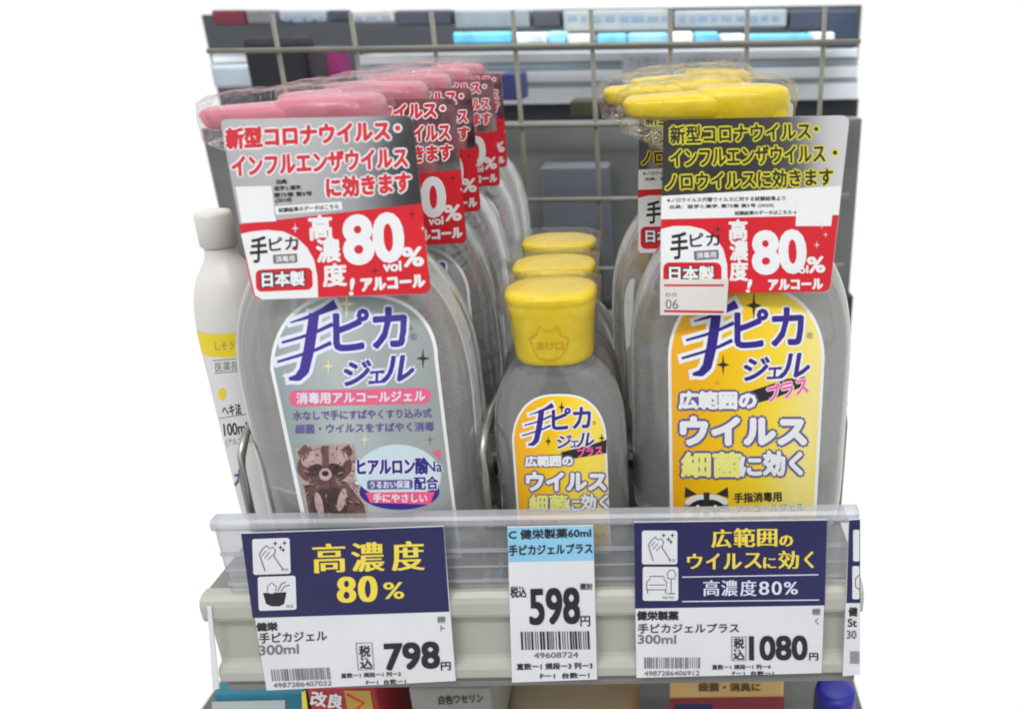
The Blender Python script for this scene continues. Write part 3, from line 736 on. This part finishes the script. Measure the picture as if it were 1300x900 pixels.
Lp, Rp = arch(*ar, 500, 0); strip_fill(A, Lp, Rp, WHITE, 0)
Lp, Rp = arch(*ar, 500, 2.6); strip_fill(A, Lp, Rp, yg2, 1)
logo(A, 711, 540, .52, DPURPLE, WHITE, 3, rot=3)
A.star(713, 517, 4, 8, BLACK, 5, k=.3); A.star(696, 560, 4, 7, BLACK, 5, k=.3); A.star(764, 556, 4, 6, BLACK, 5, k=.3)
A.poly([(712, 574), (745, 566), (770, 558), (770, 575), (740, 580), (716, 584)], BLACK, 3)
A.text('プラス', 749, 573, 32, 11, HOTPINK, 5, rot=8, bold=.5, shear=.1)
A.text('広範囲の', 697, 585, 60, 13, WHITE, 5, rot=1, bold=.9, out=(INDIGO, 2.5))
A.text('ウイルス', 719, 611, 100, 22, WHITE, 5, rot=0, bold=1.5, out=(INDIGO, 3.6), ring=8)
A.text('細菌', 696, 638, 48, 19, LEMON, 5, rot=0, bold=1, out=(INDIGO, 2.8)); A.text('に', 728, 641, 16, 14, WHITE, 5, bold=.8, out=(INDIGO, 2.4)); A.text('効く', 755, 637, 34, 19, WHITE, 5, bold=1, out=(INDIGO, 2.8))
raccoon_face(A, 690, 672, .6, 3); A.text('消毒用', 757, 680, 24, 8, ORANGEINK, 3, bold=.2)
A.mb.build('front_label', sb)

# copies behind the front bottles
words = ['second', 'third', 'fourth', 'fifth']
for i, (dx, y, rz) in enumerate(((-.0040, .0990, .02), (-.0100, .1650, -.03), (-.0150, .2340, .02), (-.0220, .3050, -.02))):
    dup(pinkb, (LB.x+dx, y, 0), rz, '%s pink-pump gel bottle from the front of its row, mostly hidden by those ahead' % words[i])
for i, (dx, y, rz) in enumerate(((-.0110, .105, .05), (-.002, .165, -.03))):
    q = dup(yb, (RB.x+dx, y, 0), rz, ('second yellow-pump gel bottle, peeping out left behind the front one', 'rearmost yellow-pump gel bottle, only its pump top showing at the back')[i])
    for ch in [o for o in bpy.data.objects if o.parent == q and o.name.startswith('price_sticker')]: bpy.data.objects.remove(ch)
for i, (dx, y, rz) in enumerate(((-.0030, .0640, .04), (-.0055, .1040, -.05))):
    dup(sb, (MBL.x+dx, y, 0), rz, ('middle one of the three small gel bottles with yellow caps', 'rearmost of the three small gel bottles with yellow caps')[i])

# ------------------------------------------------------------------ price tags
def tag_thing(name, label, corners, Yp=-.0048):
    return MB()
def hand_icon(A, x, y, s, rot, ly=2):
    A.rrect(x, y, x+44*s, y+42*s, 3, PAPER, ly, rot=rot)
    def P(*pts): return [rotp((x+a*s, y+b*s), x+22*s, y+21*s, rot) for a, b in pts]
    A.line(P((14, 38), (11, 28), (8, 18), (12, 12), (17, 8), (20, 12), (24, 10), (27, 14), (25, 21), (30, 29), (36, 38)), 1.5*s, GREYINK, ly+1)
    A.line(P((11, 20), (16, 14)), 1.2*s, GREYINK, ly+1); A.line(P((14, 23), (20, 16)), 1.2*s, GREYINK, ly+1); A.line(P((18, 25), (24, 19)), 1.2*s, GREYINK, ly+1)
    for a, b in ((27, 6), (33, 11), (38, 6), (36, 14)):
        p = P((a, b))[0]; A.star(p[0], p[1], 3*s, 3.4*s, BLACK, ly+1, k=.35)
    p = P((37, 37))[0]; A.text('手指', p[0], p[1], 9*s, 4*s, GREYINK, ly+1, rot=rot)
t = thing('price_tag', 'wide navy topped price tag reading 798 below the pink pump bottle', 'price tag', (0, 0, 0), 'price tags along the shelf front')
TP = -.0048
A = Art(plane_map(TP, (0, 0, 0)))
card(A.mb, [(306, 677), (563, 668), (578.5, 864), (338.5, 876)], TP, (0, 0, 0), PAPER, .0005)
A.quad((306, 677), (563, 668), (570.5, 776), (321, 784), NAVY, 1)
A.mb.build('tag_card', t)
A = Art(plane_map(TP-.0001, (0, 0, 0)))
hand_icon(A, 321, 683, 1.08, 2); 
A.rrect(328, 731, 376, 774, 3, PAPER, 2, rot=2)
A.poly([(334, 752), (364, 751), (361, 766), (355, 769), (345, 769), (338, 766)], BLACK, 3)
A.ell(345, 746, 6, 7, PAPER, 3.2); A.line([(340, 750), (340, 744), (345, 739), (351, 744), (350, 750)], 1.3, GREYINK, 3.5); A.line([(353, 750), (357, 741), (363, 738)], 1.5, GREYINK, 3.5); A.line([(357, 750), (361, 744), (368, 742)], 1.5, GREYINK, 3.5); A.text('調理', 368, 769, 9, 4, GREYINK, 3)
for ch, x in (('高', 418), ('濃', 467), ('度', 518)): A.text(ch, x, 708-(x-418)*.03, 39, 37, YEL, 2, rot=2, bold=1.5, xonly=True)
A.text('8', 440, 748, 21, 33, YEL, 2, rot=1, bold=1.9, xonly=True); A.text('0', 467, 747, 21, 33, YEL, 2, rot=1, bold=2.1, xonly=True); A.text('%', 500, 749, 25, 21, YEL, 2, rot=1, bold=.8, xonly=True)
A.text('健栄', 339, 795, 26, 10, BLACK, 2, rot=2, bold=.7)
A.text('手ピカジェル', 372, 808, 86, 13, BLACK, 2, rot=2.5, bold=.25); A.text('300ml', 354, 824, 50, 12, GREYINK, 2, rot=2.5, bold=.3)
A.barcode(344, 848, 417, 863, GREYINK, 2, rot=2, seed=5, skew=1.5); A.text('4987286407032', 384, 868, 74, 6, GREYINK, 2, rot=2.5, bold=.1)
A.line([(452, 816), (472, 815), (475, 849), (455, 850), (452, 816)], 1, GREYINK, 2); A.text('税', 463, 826, 14, 14, BLACK, 3, rot=2, bold=.4); A.text('込', 465, 841, 15, 14, BLACK, 3, rot=2, bold=.4)
A.text('798', 523, 832, 68, 32, BLACK, 2, rot=2.5, bold=1.35, sq=True); A.text('円', 566, 845, 12, 10, BLACK, 2, rot=2, bold=.4)
A.text('棚', 560, 786, 10, 8, GREYINK, 2, bold=.2); A.text('ト', 562, 797, 5, 7, GREYINK, 2, bold=.2)
A.text('直数ー1 規段ー1 列ー2', 471, 856, 76, 6, BLACK, 2, rot=2, bold=.2); A.text('Fー1  台数ー1', 490, 865, 50, 6, BLACK, 2, rot=2, bold=.2)
A.mb.build('tag_print', t)

t = thing('price_tag', 'narrow price tag with light blue top reading 598 under the small bottles', 'price tag', (0, 0, 0), 'price tags along the shelf front')
A = Art(plane_map(TP, (0, 0, 0)))
card(A.mb, [(644, 669), (753, 667), (758, 862), (650, 866)], TP, (0, 0, 0), PAPER, .0005)
A.quad((644, 669), (753, 667), (754.2, 711), (645.5, 713), CYAN, 1)
A.mb.build('tag_card', t)
A = Art(plane_map(TP-.0001, (0, 0, 0)))
A.text('C 健栄製薬60ml', 698, 677, 104, 12, BLACK, 2, rot=1.5, bold=.45); A.text('手ピカジェルプラス', 699, 697, 106, 13, BLACK, 2, rot=1.5, bold=.45)
A.text('税込', 658, 751, 20, 14, BLACK, 2, rot=1, bold=.35); A.text('598', 704, 769, 62, 44, BLACK, 2, rot=1.5, bold=1.3, sq=True); A.text('円', 743, 788, 12, 13, BLACK, 2, rot=1, bold=.25); A.text('棚別', 744, 744, 15, 8, BLACK, 2, bold=.2)
A.barcode(661, 801, 747, 824, BLACK, 2, rot=.5, seed=9, skew=1); A.text('49608724', 706, 831, 56, 7, GREYINK, 2, rot=1, bold=.2)
A.text('直数ー1 規段ー3 列ー3', 704, 845, 96, 8, BLACK, 2, rot=1, bold=.3); A.text('Fー1  台数ー1', 717, 857, 62, 7, BLACK, 2, rot=1, bold=.3)
A.mb.build('tag_print', t)

t = thing('price_tag', 'wide navy topped price tag reading 1080 below the large yellow label', 'price tag', (0, 0, 0), 'price tags along the shelf front')
A = Art(plane_map(TP, (0, 0, 0)))
card(A.mb, [(805, 663), (1050, 660), (1043, 854), (808, 860)], TP, (0, 0, 0), PAPER, .0005)
A.quad((805, 663), (1050, 660), (1047, 768), (806.3, 772), NAVY, 1)
A.mb.build('tag_card', t)
A = Art(plane_map(TP-.0001, (0, 0, 0)))
hand_icon(A, 815, 673, 1.02, 0)
A.rrect(816, 719, 861, 762, 3, PAPER, 2)
A.line([(821, 748), (821, 738), (825, 735), (825, 731), (843, 731), (843, 735), (846, 738), (846, 748), (821, 748)], 1.4, GREYINK, 3); A.line([(824, 742), (844, 742)], 1.2, GREYINK, 3); A.line([(822, 748), (822, 753)], 1.4, GREYINK, 3); A.line([(845, 748), (845, 753)], 1.4, GREYINK, 3)
A.line([(852, 735), (852, 753)], 1.3, GREYINK, 3); A.line([(847, 753), (857, 753)], 1.4, GREYINK, 3); A.line([(848, 734), (847, 728), (850, 723), (855, 723), (858, 728), (857, 734), (848, 734)], 1.3, GREYINK, 3); A.text('居間', 848, 758, 15, 3.4, GREYINK, 3)
for ch, x, wd, ht, yy in (('広', 916, 24, 23, 683), ('範', 945, 26, 24, 682), ('囲', 974, 24, 22, 682), ('の', 998, 16, 14, 686)): A.text(ch, x, yy, wd, ht, YEL, 2, bold=.9, xonly=True)
for ch, x, wd, ht, yy in (('ウ', 882, 18, 19, 712), ('イ', 905, 16, 20, 712), ('ル', 930, 22, 20, 712), ('ス', 956, 21, 19, 711), ('に', 977, 15, 14, 714), ('効', 1001, 25, 23, 710), ('く', 1027, 11, 21, 710)): A.text(ch, x, yy, wd, ht, YEL, 2, bold=.8, xonly=True)
A.line([(866, 732), (1039, 729)], 1.3, LAV, 2); A.line([(866, 763), (1040, 761)], 1.3, LAV, 2)
for ch, x, wd, ht in (('高', 903, 20, 20), ('濃', 926, 20, 20), ('度', 950, 20, 20), ('8', 970, 12, 17), ('0', 986, 12, 17), ('%', 1004, 17, 16)): A.text(ch, x, 746, wd, ht, LAV, 2, bold=.45, xonly=True)
A.text('健栄製薬', 835, 781, 52, 11, BLACK, 2, bold=.6); A.text('手ピカジェルプラス', 874, 797, 128, 12, BLACK, 2, rot=.3, bold=.25); A.text('300ml', 834, 811, 48, 11, GREYINK, 2, bold=.3)
A.barcode(818, 834, 888, 848, GREYINK, 2, seed=12); A.text('4987286406912', 853, 854, 70, 6, GREYINK, 2, rot=.5, bold=.1)
A.line([(929, 808), (947, 808), (947, 838), (929, 838), (929, 808)], 1, GREYINK, 2); A.text('税', 938, 816, 13, 13, BLACK, 3, bold=.4); A.text('込', 938, 830, 14, 13, BLACK, 3, bold=.4)
A.text('1080', 988, 822, 72, 29, BLACK, 2, rot=.5, bold=1.2, sq=True); A.text('円', 1033, 833, 11, 9, BLACK, 2, bold=.35)
A.text('棚', 1036, 776, 10, 8, GREYINK, 2, bold=.2); A.text('く', 1037, 788, 5, 8, GREYINK, 2, bold=.15)
A.text('直数ー1 規段ー1 列ー4', 941, 846, 74, 6, BLACK, 2, rot=.5, bold=.2); A.text('Fー1  台数ー1', 956, 854, 52, 5.5, BLACK, 2, bold=.2)
A.mb.build('tag_print', t)

t = thing('price_tag', 'narrow slip of a navy topped price tag at the right end of shelf', 'price tag', (0, 0, 0), 'price tags along the shelf front')
A = Art(plane_map(TP, (0, 0, 0)))
card(A.mb, [(1078, 660), (1092, 659), (1092, 856), (1070, 858)], TP, (0, 0, 0), PAPER, .0005)
A.quad((1078, 660), (1092, 659), (1092, 765), (1074.5, 765), NAVY, 1)
A.mb.build('tag_card', t)
A = Art(plane_map(TP-.0001, (0, 0, 0)))
A.rrect(1083, 672, 1091, 712, 2, PAPER, 2); A.rrect(1082, 718, 1091, 760, 2, PAPER, 2); A.line([(1091, 748), (1086, 744), (1086, 734), (1091, 729)], 1.5, GREYINK, 3)
A.text('健', 1083, 776, 11, 11, BLACK, 2, bold=.5); A.text('St', 1082, 790, 11, 10, BLACK, 2, bold=.3); A.text('30', 1081, 805, 12, 10, GREYINK, 2, bold=.3)
A.barcode(1079, 826, 1091, 842, GREYINK, 2, seed=4)
A.mb.build('tag_print', t)
t = thing('price_tag', 'blank white edge of a price tag at the left end of shelf', 'price tag', (0, 0, 0), 'price tags along the shelf front')
mb = MB(); card(mb, [(263, 770), (268, 770), (278, 874), (270, 875)], TP, (0, 0, 0), PAPER, .0005); mb.build('tag_card', t)

# ------------------------------------------------------------------ wire dividers on the shelf
def wire_divider(x, label, y0=.012):
    t_ = thing('wire_divider', label, 'wire divider', (x, y0, 0), 'bent wire dividers between the rows')
    pts = [(0, 0, .001), (0, 0, .030), (0, .0005, .046), (0, .003, .055), (0, .009, .061), (0, .020, .0635)]+[(0, .03+.05*k, .0635) for k in range(5)]+[(0, .252, .061), (0, .260, .052), (0, .261, .001)]
    m_ = MB(); m_.tube(pts, .0016, WIREG); m_.build('wire_hoop', t_)
    m_ = MB(); m_.box(-.004, .004, -.006, .006, 0, .002, WIREG, .0006); m_.build('foot', t_)
wire_divider(-.1652, 'grey wire divider hoop left of the pink pump row')
wire_divider(-.0712, 'grey wire divider hoop between pink pump row and small bottles')
wire_divider(.0768, 'grey wire divider hoop right of the yellow pump row', .05)

# ------------------------------------------------------------------ neighbour bottle on the left
NL = onZ(288, 640, .03); NL = Vector((-.1818, .062, 0))
t = thing('lotion_bottle', 'slim white opaque bottle with yellow banded label at the left end of shelf', 'bottle', NL)
SL = [(0, .0125, .012, 2.2), (.0015, .0142, .0138, 2.3), (.005, .0149, .0145, 2.3), (.07, .0149, .0145, 2.3), (.095, .0147, .0143, 2.3), (.104, .0138, .0135, 2.2), (.112, .0118, .0116, 2.1), (.118, .0086, .0085, 2), (.123, .0062, .0062, 2), (.132, .0060, .0060, 2)]
MILK = mat('milky_plastic', (.62, .61, .58), .35, var=.04, sss=.2)
bottle_body(SL, 'bottle_body', t, MILK)
mb = MB(); mb.rings([se_ring(r_, r_, 2, z, 30) for z, r_ in ((.126, .0062), (.127, .0072), (.139, .0070), (.1405, .0064), (.141, .003))], MILK); mb.build('screw_cap', t)
A = Art(surf_map(SL, NL))
LBL = mat('label_paper', (.66, .655, .64), .5, var=.03)
def wrap_strip(z0, z1, u0, u1, m, layer):
    P = []; F = []
    for i in range(13):
        z = z0+(z1-z0)*i/12; a_, b_, n_ = section(SL, z)
        for j in range(21):
            u = u0+(u1-u0)*j/20; x = a_*u; P.append((x, -b_*(1-abs(u)**n_)**(1/n_)-.00025-layer*DZ, z))
    for i in range(12):
        for j in range(20): q = i*21+j; F.append((q, q+1, q+22, q+21))
    A.mb.add(P, F, m)
wrap_strip(.006, .093, -.86, .90, LBL, 0); wrap_strip(.083, .0932, -.86, .90, mat('label_yellow', (.74, .58, .02), .45), 1)
A.text('しそう)', 287, 440, 28, 12, GREYINK, 2, rot=4); A.text('医薬部', 288, 465, 30, 12, GREYINK, 2, rot=5); A.line([(270, 458), (305, 455), (307, 471), (272, 474)], 1, GREYINK, 2)
A.text('ヘキ法', 294, 520, 24, 14, BLACK, 2, rot=5, bold=.3); A.line([(278, 531), (322, 524)], 1, GREYINK, 2); A.text('100mL', 301, 544, 34, 15, BLACK, 2, rot=6, bold=.3); A.text('(アルコール)', 304, 561, 34, 10, GREYINK, 2, rot=6)
A.ell(282, 500, 5, 8, mat('label_yellow', (.7, .6, .02)), 2)
A.text('大', 304, 606, 12, 20, mat('label_blue', (.03, .05, .25), .4), 2, bold=1)
A.mb.build('front_label', t)

# ------------------------------------------------------------------ wire grid behind
GY = .372
t = thing('wire_grid', 'beige welded wire grid panel standing behind the rows of bottles', 'wire grid', (0, GY, 0))
gx0, gx1 = onY(269, 75, GY).x, onY(1089, 75, GY).x
xs = [onY(px, 58, GY).x for px in (259, 352, 451, 552, 654, 752, 851, 948, 1045)]
zs_ = [onY(752, py, GY).z for py in (58, 158, 252)]; dzs = zs_[1]-zs_[2]
while zs_[-1]-dzs > .0: zs_.append(zs_[-1]-dzs)
ztop = onY(680, 13, GY).z
for x in xs[1:]:
    mb = MB(); mb.tube([(x, 0, 0), (x, 0, (ztop)/2), (x, 0, ztop)], .0018, WIRE, 8); mb.build('upright_wire', t)
for z in zs_:
    mb = MB(); mb.tube([(gx0, -.0040, z), (0, -.0040, z), (gx1, -.0040, z)], .0018, WIRE, 8); mb.build('cross_wire', t)

# ------------------------------------------------------------------ fixtures on the far side
def pbox(mb, x0, y0, x1, y1, Yf, depth, m, bev=.0, ytop=70):
    """a box whose front face covers that part of the photograph at distance Yf"""
    ym = min((y0+y1)/2, y0+ytop) if ytop else (y0+y1)/2
    a = onY(x0, ym, Yf); b = onY(x1, ym, Yf); tz = onY((x0+x1)/2, y0, Yf).z; bz = onY((x0+x1)/2, y1, Yf).z
    mb.box(a.x, b.x, Yf, Yf+depth, bz, tz, m, bev); return (a.x, b.x, bz, tz)
def simple(name, label, cat, rect, Yf, depth, m, group=None, bev=.002, art=None):
    mb = MB(); q = pbox(mb, *rect, Yf, depth, m, bev); o = thing(name, label, cat, (0, 0, 0), group)
    mb.build('carton' if cat in ('box', 'pack') else 'panel', o)
    if art:
        A = Art(plane_map(Yf-.0004, (0, 0, 0))); art(A); A.mb.build('print', o)
    return o
DARK = mat('dark_board', (.03, .032, .04), .6, var=.2, scale=12)
# added board blocking light from behind; shade put into its dark colour
mb = MB(); pbox(mb, 269, 13, 1089, 900, 1.05, .02, mat('shadow_board', (.055, .06, .07), .6, var=.2, scale=6)); o = mb.build('light_block_board'); tag(o, 'added dark board standing in for the shade behind the wire grid', 'board')
# pale shelves opposite
t = thing('pale_rack', 'row of pale white shelf rails seen behind the wire grid', 'rack')
PALE = mat('pale_rail', (.82, .85, .88), .35, var=.06, scale=10)
PALE2 = mat('pale_blue_rail', (.42, .50, .56), .35, var=.1, scale=10)
for y0, y1, m_, dy in ((66, 78, PALE, .0), (79, 88, PALE2, .006), (89, 104, PALE, .002), (105, 110, PALE2, .006), (111, 131, PALE, -.002)):
    mb = MB(); pbox(mb, 455, y0, 1089, y1, .86+dy, .06, m_, .001); mb.build('shelf_rail', t)
for k, (y0, y1, m_) in enumerate(((66, 72, PALE2), (74, 80, PALE), (83, 110, PALE2))):
    mb = MB(); pbox(mb, 269, y0-2, 330, y1, .86, .06, m_, .001); mb.build('shelf_rail', t)
mb = MB(); pbox(mb, 269, 131.5, 1089, 158, .88, .06, DARK, .001); mb.build('kick_plate', t)
# sign seen from behind, the writing shows through reversed
def sign_art(A):
    V, F, (gx, gy, gw, gh) = glyphs('ナノ水で手肌をしっとり守って')
    A.put([(868-(x-gx)/gw*140, 79-(y-gy)/gh*12) for x, y in V], F, mat('faint_ink', (.26, .26, .30), .6), 1)
simple('paper_sign', 'grey paper sign behind the wire grid, its writing showing through reversed', 'sign', (790, 67, 943, 106), .80, .003, mat('sign_paper', (.62, .62, .65), .6), bev=.0005, art=sign_art)
# small blue and white packs in a row
rg = random.Random(4); x = 575; cols = [(.16, .55, .78), (.76, .82, .84), (.32, .68, .84), (.82, .83, .80), (.18, .58, .84), (.66, .76, .80)]
names = {0: 'bright blue', 1: 'white'}
k = 0
for x0, x1, ci, lab in ((575, 648, 0, 'long aqua blue pack lying behind the wire grid, left in the row'), (652, 694, 1, 'whitish pack beside the long aqua pack behind grid'), (696, 717, 2, 'small sky blue pack pointing up, left of the bright blue pack'),
                        (720, 752, 3, 'off-white pack left of the bright blue pack behind grid'), (758, 795, 4, 'bright blue pack in the row beside the third upright wire'), (797, 848, 2, 'sky blue pack left of a white one behind the grid'),
                        (853, 880, 3, 'small off-white pack right of the wire above the yellow pump'), (882, 912, 4, 'bright blue pack above the rear yellow pump'), (915, 946, 1, 'pale pack between two blue packs above the yellow pumps'), (950, 1030, 0, 'long blue pack at the right above the yellow pumps'), (1033, 1060, 3, 'small white pack at the right end of the row')):
    m_ = mat('pack_colour_%d' % ci, cols[ci], .45, var=.22, scale=45)
    simple('blue_white_pack', lab, 'pack', (x0, 40+rg.random()*4, x1, 57), .70+rg.random()*.01, .05, m_, 'small packs lined up behind the grid', .003)
# grey cartons along the top
def lines(xa, xb, y):
    def f_(A):
        rr = random.Random(int(xa)); xx = xa+6
        while xx < xb-8:
            wv = rr.uniform(6, 16); A.rect(xx, y-3, xx+wv, y+3+rr.random()*2, mat('faint_blue_ink', (.20, .25, .33), .6), 1); xx += wv+rr.uniform(3, 7)
    return f_
for x0, x1, y1, cc, lab in ((269, 310, 33, (.13, .02, .035), 'dark red box at the top left corner behind the grid'), (312, 349, 31, (.16, .15, .16), 'dark grey box next to the red box behind the grid'), (354, 414, 27, (.30, .33, .37), 'blue grey printed box above the pink pumps'),
                            (416, 442, 28, (.04, .045, .07), 'black box above the pink pumps'), (444, 500, 29, (.40, .40, .40), 'pale grey box above the third pink pump'), (503, 572, 33, (.05, .055, .075), 'near black wide box above the pink row'),
                            (577, 672, 37, (.23, .26, .28), 'broad plain grey box above the aqua pack'), (676, 711, 36, (.06, .065, .08), 'charcoal box between two grey boxes at the top'), (715, 850, 41, (.32, .34, .34), 'grey printed carton with rounded corners at top centre'),
                            (856, 999, 36, (.31, .34, .36), 'grey printed carton with rounded corners at top right'), (1003, 1046, 40, (.045, .055, .085), 'dark navy box at the top right'), (1050, 1089, 62, (.03, .05, .085), 'deep navy box in the top right corner')):
    simple('grey_carton', lab, 'box', (x0, 13, x1, y1), .77, .06, mat('carton_'+str(x0), cc, .5, var=.15, scale=22), 'cartons along the top behind the grid', .0025, lines(x0, x1, 24) if cc[0] > .25 else None)
# dark hanging bag and small things, left
simple('black_bag', 'black bag standing behind the grid above the pink pumps', 'bag', (312, 46, 384, 140), .62, .05, mat('black_cloth', (.012, .012, .016), .7, var=.3), bev=.008)
simple('dark_box', 'dark grey box behind the grid right of the black bag', 'box', (386, 60, 420, 130), .64, .05, mat('dark_card', (.06, .05, .06), .6, var=.2), bev=.003)
simple('magenta_pack', 'magenta pack behind the grid above the first pink pump', 'pack', (414, 62, 432, 100), .63, .03, mat('magenta_card', (.22, .015, .11), .5, var=.25, scale=40), bev=.003)
simple('pale_tray', 'blue white tray edge at the far left behind the grid', 'tray', (269, 84, 322, 112), .70, .08, mat('pale_tray_plastic', (.40, .46, .52), .4, var=.15, scale=20), bev=.003)
simple('navy_box', 'navy blue box behind the grid beside the rear pink bottles', 'box', (636, 93, 662, 128), .55, .04, mat('navy_card', (.03, .035, .14), .5, var=.15), bev=.002)
simple('brown_box', 'dark brown box low behind the grid left of yellow pumps', 'box', (724, 128, 770, 150), .62, .04, mat('brown_card', (.045, .038, .02), .6, var=.2), bev=.002)
simple('maroon_box', 'maroon box low behind the grid under the brown one', 'box', (772, 140, 815, 156), .63, .04, mat('maroon_card', (.05, .012, .025), .6, var=.2), bev=.002)
# smoky plastic bin walls right behind the grid
BIN = mat('smoky_bin_plastic', (.15, .16, .155), .3, var=.25, scale=14)
simple('storage_bin', 'smoky grey plastic bin wall low behind the wire grid', 'bin', (269, 157, 1089, 700), .50, .02, BIN, bev=.001)
simple('blue_carton', 'slate blue carton low behind the grid between pink and yellow rows', 'box', (690, 212, 776, 420), .46, .03, mat('slate_card', (.105, .115, .135), .5, var=.15, scale=18), bev=.002)
simple('clear_rail', 'pale plastic rail across the top of the smoky bin', 'rail', (640, 154, 820, 160), .455, .006, mat('rail_plastic', (.22, .235, .24), .4), bev=.001)

# ------------------------------------------------------------------ the shelf below
def zbox(mb, x0, y0, x1, y1, Zt, h, m, bev=.001):
    a = onZ(x0, y1, Zt); b = onZ(x1, y1, Zt); c_ = onZ((x0+x1)/2, y0, Zt)
    mb.box(a.x, b.x, a.y, max(c_.y, a.y+.02), Zt-h, Zt, m, bev); return a, b, c_
LZ = -.30
a = onZ(269, 880, LZ); b = onZ(1089, 880, LZ)
mb = MB(); mb.box(a.x, b.x, .03, .42, LZ-.02, LZ, mat('lower_steel', (.12, .12, .115), .5, var=.1)); o = mb.build('lower_shelf'); tag(o, 'shadowed grey shelf board below, under the price tags', 'shelf')
def stand_box(name, label, cat, x0, x1, ytop, Yf, m, art=None, depth=.07):
    """a product on the lower shelf whose front top edge shows at photo row ytop"""
    zt = onY((x0+x1)/2, ytop, Yf).z; xa = onY(x0, ytop, Yf).x; xb = onY(x1, ytop, Yf).x
    o = thing(name, label, cat, ((xa+xb)/2, Yf, LZ), 'products on the shelf below')
    mb = MB(); mb.box(xa-(xa+xb)/2, xb-(xa+xb)/2, 0, depth, 0, zt-LZ, m, .0015); mb.build('carton', o)
    if art:
        A = Art(plane_map(Yf-.0003, o.location)); art(A); A.mb.build('print', o)
    return o
def art_teal(A):
    A.quad((269, 890), (362, 888), (362, 912), (269, 914), mat('faint_pale', (.45, .5, .5), .5), 1)
stand_box('teal_box', 'teal box with a pale panel on the shelf below, far left', 'box', 269, 386, 881, .06, mat('teal_card', (.01, .16, .24), .45, var=.1), art_teal)
def art_red(A):
    A.quad((388, 876), (392, 910), (384, 912), (383, 878), YEL, 1); A.text('改良', 415, 888, 40, 18, WHITE, 2, rot=-8, bold=.8); A.quad((437, 876), (470, 876), (476, 910), (443, 910), mat('mustard_print', (.5, .33, .05), .5), 1)
    A.line([(440, 880), (462, 892), (444, 906)], 4, RED, 2)
stand_box('red_box', 'red and mustard box with white lettering on the shelf below', 'box', 388, 476, 874, .055, mat('red_card', (.42, .03, .04), .45, var=.1), art_red)
stand_box('grey_box', 'grey box with dark lettering on the shelf below', 'box', 518, 622, 874, .055, mat('grey_card', (.30, .30, .28), .5, var=.08), lambda A: A.text('白色ワセリン', 585, 887, 56, 11, BLACK, 1, rot=3, bold=.3))
def art_tan(A):
    A.text('殺菌・消臭に', 926, 872, 78, 10, mat('brown_ink', (.10, .06, .02), .5), 1, bold=.5); A.quad((850, 886), (996, 884), (996, 920), (850, 920), mat('maroon_print', (.20, .02, .03), .5), 1); A.quad((856, 893), (905, 893), (905, 920), (856, 920), NAVY, 2)
stand_box('tan_box', 'tan box with dark writing and a maroon band on the shelf below', 'box', 850, 996, 862, .055, mat('tan_card', (.55, .36, .13), .5, var=.06), art_tan)
# round beige lid
cpt = onY(733, 935, .10); zt = onY(733, 868, .10).z
t = thing('round_tub', 'large round beige tub on the shelf below, under the 598 tag', 'tub', (cpt.x, .10, LZ), 'products on the shelf below')
mb = MB(); hh = zt-LZ; R = [se_ring(r_, r_, 2, z, 60) for z, r_ in ((0, .034), (.004, .037), (hh-.03, .038), (hh-.006, .038), (hh-.0015, .0365), (hh, .033), (hh, .01))]
mb.rings(R, mat('beige_plastic', (.52, .42, .29), .4, var=.04)); mb.build('tub_body', t)
cpt = onY(1058, 905, .09); zt = onY(1058, 873, .09).z
t = thing('blue_cap_bottle', 'bottle with a round bright blue cap on the shelf below', 'bottle', (cpt.x, .09, LZ), 'products on the shelf below')
hh = zt-LZ; mb = MB(); mb.rings([se_ring(r_, r_, 2, z, 36) for z, r_ in ((0, .022), (.003, .024), (hh-.05, .024), (hh-.04, .018), (hh-.027, .0105))], mat('white_bottle', (.6, .6, .62), .35)); mb.build('bottle_body', t)
mb = MB(); mb.rings([se_ring(r_, r_, 2, z, 36) for z, r_ in ((hh-.030, .0118), (hh-.004, .0116), (hh-.001, .0108), (hh, .008))], mat('blue_plastic', (.012, .02, .30), .35)); mb.build('screw_cap', t)
mb = MB(); a = onY(269, 880, .30); b = onY(1089, 880, .30); mb.box(a.x, b.x, .43, .45, LZ, -.02, DARK); o = mb.build('lower_shade_board'); tag(o, 'added dark board standing in for shade at the back of the shelf below', 'board')  # added board, its dark colour stands for the shade below the deck
